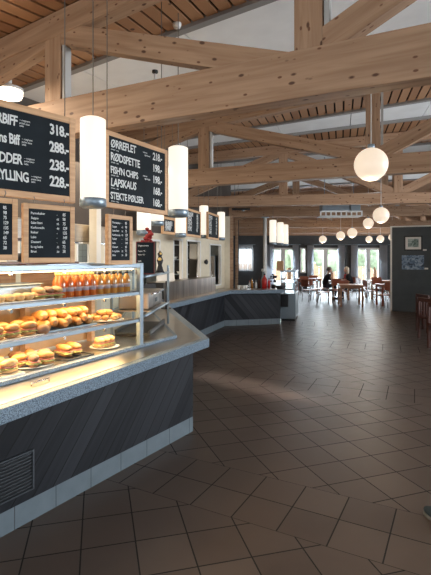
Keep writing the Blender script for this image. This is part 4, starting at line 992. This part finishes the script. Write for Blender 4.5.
# ------------------------------------------------------------------ tables, chairs, people
def make_chair(name, label, m='chairwood', legm='chrome', grp=None):
    t = thing(name, label, 'chair', (0, 0, 0), 0, grp)
    MB().box(-.20, .20, -.20, .20, .44, .46).build('seat', m, t, bevel=.008)
    MB().box(-.20, .20, .185, .20, .60, .86, Matrix.Rotation(R(-4), 4, 'X')).build('backrest', m, t, bevel=.006)
    for sx in (-1, 1):
        MB().tube([(sx*.18, -.18, 0), (sx*.18, -.16, .44)], .012, 8).build('leg', legm, t)
        MB().tube([(sx*.18, .22, 0), (sx*.18, .17, .44), (sx*.18, .225, .84)], .012, 8).build('leg', legm, t)
    MB().tube([(-.18, -.17, .425), (.18, -.17, .425)], .01, 6).tube([(-.18, .17, .425), (.18, .17, .425)], .01, 6).build('seat_frame', legm, t)
    return t
def table(label, X, Y, rz, L, W, m='oak', name='dining_table', h=.74):
    t = thing(name, label, 'table', (X, Y, 0), rz)
    MB().box(-L/2, L/2, -W/2, W/2, h-.035, h).build('tabletop', m, t, bevel=.006)
    MB().box(-L/2+.06, L/2-.06, -W/2+.05, -W/2+.07, h-.11, h-.035).box(-L/2+.06, L/2-.06, W/2-.07, W/2-.05, h-.11, h-.035).box(-L/2+.05, -L/2+.07, -W/2+.07, W/2-.07, h-.11, h-.035).box(L/2-.07, L/2-.05, -W/2+.07, W/2-.07, h-.11, h-.035).build('apron', m, t)
    for x in (-1, 1):
        for y in (-1, 1): MB().box(x*(L/2-.06)-.03, x*(L/2-.06)+.03, y*(W/2-.06)-.03, y*(W/2-.06)+.03, 0, h-.035).build('leg', m, t)
    return t
table('light wooden dining table nearest in the far room, front of the diners', 4.66, 15.6, R(-10), .82, .9)
table('wooden table between the two seated diners', 4.90, 18.0, 0, .72, .8)
table('wooden table by the windows at left, beyond the drinks counter', 4.15, 20.3, 0, 1.1, .75, 'chairwood')
table('wooden table in the right corner of the far room by the partition', 6.75, 18.4, 0, 1.1, .8)
table('wooden table just behind the partition edge', 6.05, 15.7, 0, .8, .7, 'chairwood')
ch = make_chair('dining_chair', 'veneer chair on steel legs at left of the nearest light table')
ch.location = (3.85, 16.1, 0); ch.rotation_euler = (0, 0, R(75))
for X, Y, rz, l in (
    (3.55, 17.0, 120, 'veneer chair standing alone left of the nearest light table'),
    (4.55, 16.55, 200, 'veneer chair pushed up behind the nearest light table'),
    (4.30, 18.05, 90, 'veneer chair the man in black sits on'),
    (5.50, 18.05, -90, 'veneer chair the woman with red scarf sits on'),
    (4.7, 17.3, 0, 'veneer chair with its back to us, at the diners table'),
    (3.95, 17.5, 60, 'veneer chair standing left behind the man in black'),
    (3.9, 19.6, 0, 'veneer chair on this side of the window table at left'),
    (4.5, 21.0, 180, 'veneer chair on window side of the table at left'),
    (5.45, 14.75, -75, 'veneer chair nearest the partition, its back to the light table'),
    (5.9, 14.95, -20, 'veneer chair partly behind the partition edge, near the floor light'),
    (5.72, 16.6, 90, 'veneer chair left of the table behind the partition'),
    (6.1, 19.2, 120, 'veneer chair left of the corner table, under last door'),
    (6.75, 19.2, 180, 'veneer chair behind the corner table near the last door'),
    (6.4, 17.6, 0, 'veneer chair with its back to us at the corner table'),
    (7.1, 17.5, 10, 'veneer chair rightmost at the corner table'),
    (6.0, 18.3, 90, 'veneer chair at left short side of the corner table')):
    dup(ch, (X, Y, 0), R(rz), l)
# dark red chairs at the right side
rc = thing('wooden_chair', 'dark red wooden chair at right, farthest of the visible three', 'chair', (4.80, 10.1, 0), R(100))
MB().box(-.21, .21, -.21, .21, .42, .46).build('seat', 'redwood', rc, bevel=.008)
for sx in (-1, 1):
    MB().box(sx*.19-.02, sx*.19+.02, -.20, -.16, 0, .42).build('leg', 'redwood', rc); MB().box(sx*.19-.02, sx*.19+.02, .17, .21, 0, .80).build('leg', 'redwood', rc)
MB().box(-.22, .22, .165, .205, .76, .84).build('top_rail', 'redwood', rc, bevel=.008)
for k in range(4): MB().box(-.13+k*.08, -.10+k*.08, .18, .195, .46, .76).build('back_slat', 'redwood', rc)
dup(rc, (4.42, 9.15, 0), R(102), 'dark red wooden chair at right, middle of the visible three')
dup(rc, (4.15, 8.15, 0), R(104), 'dark red wooden chair at right edge, nearest of the visible three')
table('dark wooden table cut off by the right photo edge', 5.35, 9.3, R(100), 2.6, .75, 'redwood')
for x, y in ((5.02, 10.35), (5.1, 10.1)):
    cp_ = MB().lathe([(0, 0), (.028, 0), (.038, .08), (.034, .08), (.025, .01), (0, .01)], n=14).build('cup', 'plate', None, (x, y, .742)); tag(cp_, 'small white cup on the dark table at right edge', 'cup', 'cups on the dark table')
for X, Y, l in ((4.75, 18.0, 'white plate on the table before the man in black'), (5.05, 18.05, 'white plate on the table before the woman')):
    tag(MB().lathe([(0, 0), (.07, 0), (.12, .015), (.12, .018), (.07, .006), (0, .006)], n=20).build('plate', 'plate', None, (X, Y, .742)), l, 'plate')

def skin_mesh(verts, edges, rad, name, m, parent, sub=1):
    me = bpy.data.meshes.new(name); me.from_pydata(verts, edges, []); o = bpy.data.objects.new(name, me); COL.objects.link(o)
    sk = o.modifiers.new('s', 'SKIN'); sk.use_smooth_shade = True
    for i, v in enumerate(me.skin_vertices[0].data): v.radius = (rad[i], rad[i]*(.8 if rad[i] > .12 else 1)); v.use_root = (i == 0)
    if sub: su = o.modifiers.new('u', 'SUBSURF'); su.levels = sub; su.render_levels = sub
    bpy.context.view_layer.update(); dg = bpy.context.evaluated_depsgraph_get()
    m2 = bpy.data.meshes.new_from_object(o.evaluated_get(dg)); bpy.data.objects.remove(o)
    m2.name = name
    for p_ in m2.polygons: p_.use_smooth = True
    m2.materials.clear(); m2.materials.append(M[m]); r = bpy.data.objects.new(name, m2); COL.objects.link(r); r.parent = parent
    return r
def sitter(label, loc, rz, hair, longhair, hand_up):
    """seated figure facing local +x, hip on a seat at .46"""
    t = thing('person', label, 'person', loc, rz)
    lean = .10
    hip = (0, 0, .54); ch_ = (.03+lean*.5, 0, .80); sh = (.06+lean, 0, .99); nk = (.08+lean, 0, 1.07); hd = (.13+lean, 0, 1.17); 
    # skin: head, neck, arms with hands
    V = [(.05+lean, 0, .95), nk, (.11+lean, 0, 1.13)]; E = [(0, 1), (1, 2)]; Rr = [.06, .048, .055]
    for s_ in (-1, 1):
        up_ = hand_up and s_ == 1
        hnd = (hd[0]+.10, .06, hd[2]-.10) if up_ else (.30+lean, s_*.10, .80)
        i = len(V); V += [(sh[0], s_*.15, .96), ((hnd[0]-.06, s_*.20, .79) if up_ else (.12+lean*.5, s_*.26, .80)), (hnd[0]-.01, hnd[1], hnd[2]-(.01 if up_ else 0))]; E += [(0, i), (i, i+1), (i+1, i+2)]; Rr += [.045, .034, .026]
    base = skin_mesh(V, E, Rr, 'body', 'skin', t)
    bm_ = bmesh.new(); bm_.from_mesh(base.data)
    hb = MB(); hb.bm.free(); hb.bm = bm_
    hb.blob(hd, .095, .075, .115, 16, m=12); hb.blob((hd[0]+.095, 0, hd[2]-.015), .018, .012, .018, 8)
    for s_ in (-1, 1): hb.blob((hd[0]-.005, s_*.076, hd[2]-.01), .018, .01, .028, 8)
    hands = []
    for s_ in (-1, 1):
        hnd = (hd[0]+.10, .06, hd[2]-.10) if (hand_up and s_ == 1) else (.30+lean, s_*.10, .80)
        hands.append(hnd)
        hb.blob((hnd[0], hnd[1], hnd[2]), .045, .035, .016, 10, 0, 0, 0)
        for k in range(4):
            y = hnd[1]-.024+k*.016; L_ = (.055, .065, .062, .048)[k]
            hb.tube([(hnd[0]+.035, y, hnd[2]), (hnd[0]+.035+L_*.6, y, hnd[2]+.004), (hnd[0]+.035+L_, y, hnd[2]-.012)], [.009, .008, .006], 6)
        hb.tube([(hnd[0], hnd[1]-s_*.03, hnd[2]), (hnd[0]+.03, hnd[1]-s_*.055, hnd[2]), (hnd[0]+.055, hnd[1]-s_*.05, hnd[2])], [.011, .01, .008], 6)
    bm_.to_mesh(base.data); bm_.free()
    rm = base.modifiers.new('r', 'REMESH'); rm.mode = 'VOXEL'; rm.voxel_size = .009
    bpy.context.view_layer.update(); nm_ = bpy.data.meshes.new_from_object(base.evaluated_get(bpy.context.evaluated_depsgraph_get())); base.modifiers.clear(); base.data = nm_
    for p_ in base.data.polygons: p_.use_smooth = True
    # eyes and mouth
    ey = MB()
    for s_ in (-1, 1): ey.blob((hd[0]+.083, s_*.03, hd[2]+.012), .008, .01, .006, 6)
    ey.build('eyes', 'black', t); MB().blob((hd[0]+.085, 0, hd[2]-.055), .008, .024, .006, 8).build('mouth', 'ham', t)
    # jacket
    V = [hip, ch_, sh]; E = [(0, 1), (1, 2)]; Rr = [.16, .165, .11]
    for s_, hnd in zip((-1, 1), hands):
        i = len(V); el = ((hnd[0]-.06, s_*.20, .79) if hand_up and s_ == 1 else (.12+lean*.5, s_*.26, .80))
        V += [(sh[0], s_*.16, .97), el, (hnd[0]-.05, hnd[1]+(.0), hnd[2]-(.05 if hand_up and s_ == 1 else -.005))]; E += [(2, i), (i, i+1), (i+1, i+2)]; Rr += [.075, .05, .036]
    skin_mesh(V, E, Rr, 'sweater', 'cloth_b', t)
    # trousers
    V = [hip]; E = []; Rr = [.15]
    for s_ in (-1, 1):
        i = len(V); V += [(.10, s_*.09, .54), (.44, s_*.11, .54), (.42, s_*.11, .10)]; E += [(0, i), (i, i+1), (i+1, i+2)]; Rr += [.09, .07, .05]
    skin_mesh(V, E, Rr, 'trousers', 'jeans', t)
    for s_ in (-1, 1): MB().blob((.47, s_*.11, .04), .12, .045, .04, 10).build('shoe', 'black', t)
    h = MB().blob((hd[0]-.022, 0, hd[2]+.035), .098, .086, .10, 14, .05, 5)
    if longhair:
        h.blob((hd[0]-.05, 0, hd[2]-.05), .07, .09, .12, 12, .1, 6)
    h.build('hair', hair, t)
    if longhair:
        MB().tube([(.16+lean, -.07, .99), (.19+lean, 0, .94), (.16+lean, .07, .99)], .03, 8).tube([(.19+lean, 0, .94), (.19+lean, .02, .78)], [.035, .045], 8).build('scarf', 'cloth_r', t)
    return t
sitter('person in a black sweater seated at left, elbow on the table, hand near face', (4.34, 18.05, 0), 0, 'hairg', False, True)
sitter('person with pale hair, dark jacket and red scarf seated at right', (5.46, 18.05, 0), R(180), 'hairw', True, False)

# shoe at the right edge
Ys = 744/(515-258)*1.0
t = thing('shoe', 'dark canvas shoe with pale sole edge at the right photo edge', 'shoe', (1.415, 2.80, 0), R(118))
def shoe_prof(z0, z1, gx, gy, m, name):
    pts = []
    for k in range(20):
        a = 2*math.pi*k/20; x = .14*math.cos(a); wdt = .048*(1+.15*math.cos(a)); pts.append((x*gx, wdt*math.sin(a)*gy))
    MB().prism(pts, z0, z1).build(name, m, t, bevel=.006)
shoe_prof(0, .022, 1, 1, 'rubber', 'sole')
mb = MB(); mb.blob((.04, 0, .035), .098, .043, .034, 16, m=10); mb.blob((-.06, 0, .055), .072, .04, .055, 16, m=10); mb.build('upper', 'shoe', t)
MB().tube([(.03, -.02, .066), (.035, .02, .066)], .004, 6).tube([(.0, -.02, .078), (.005, .02, .078)], .004, 6).build('laces', 'blackm', t)
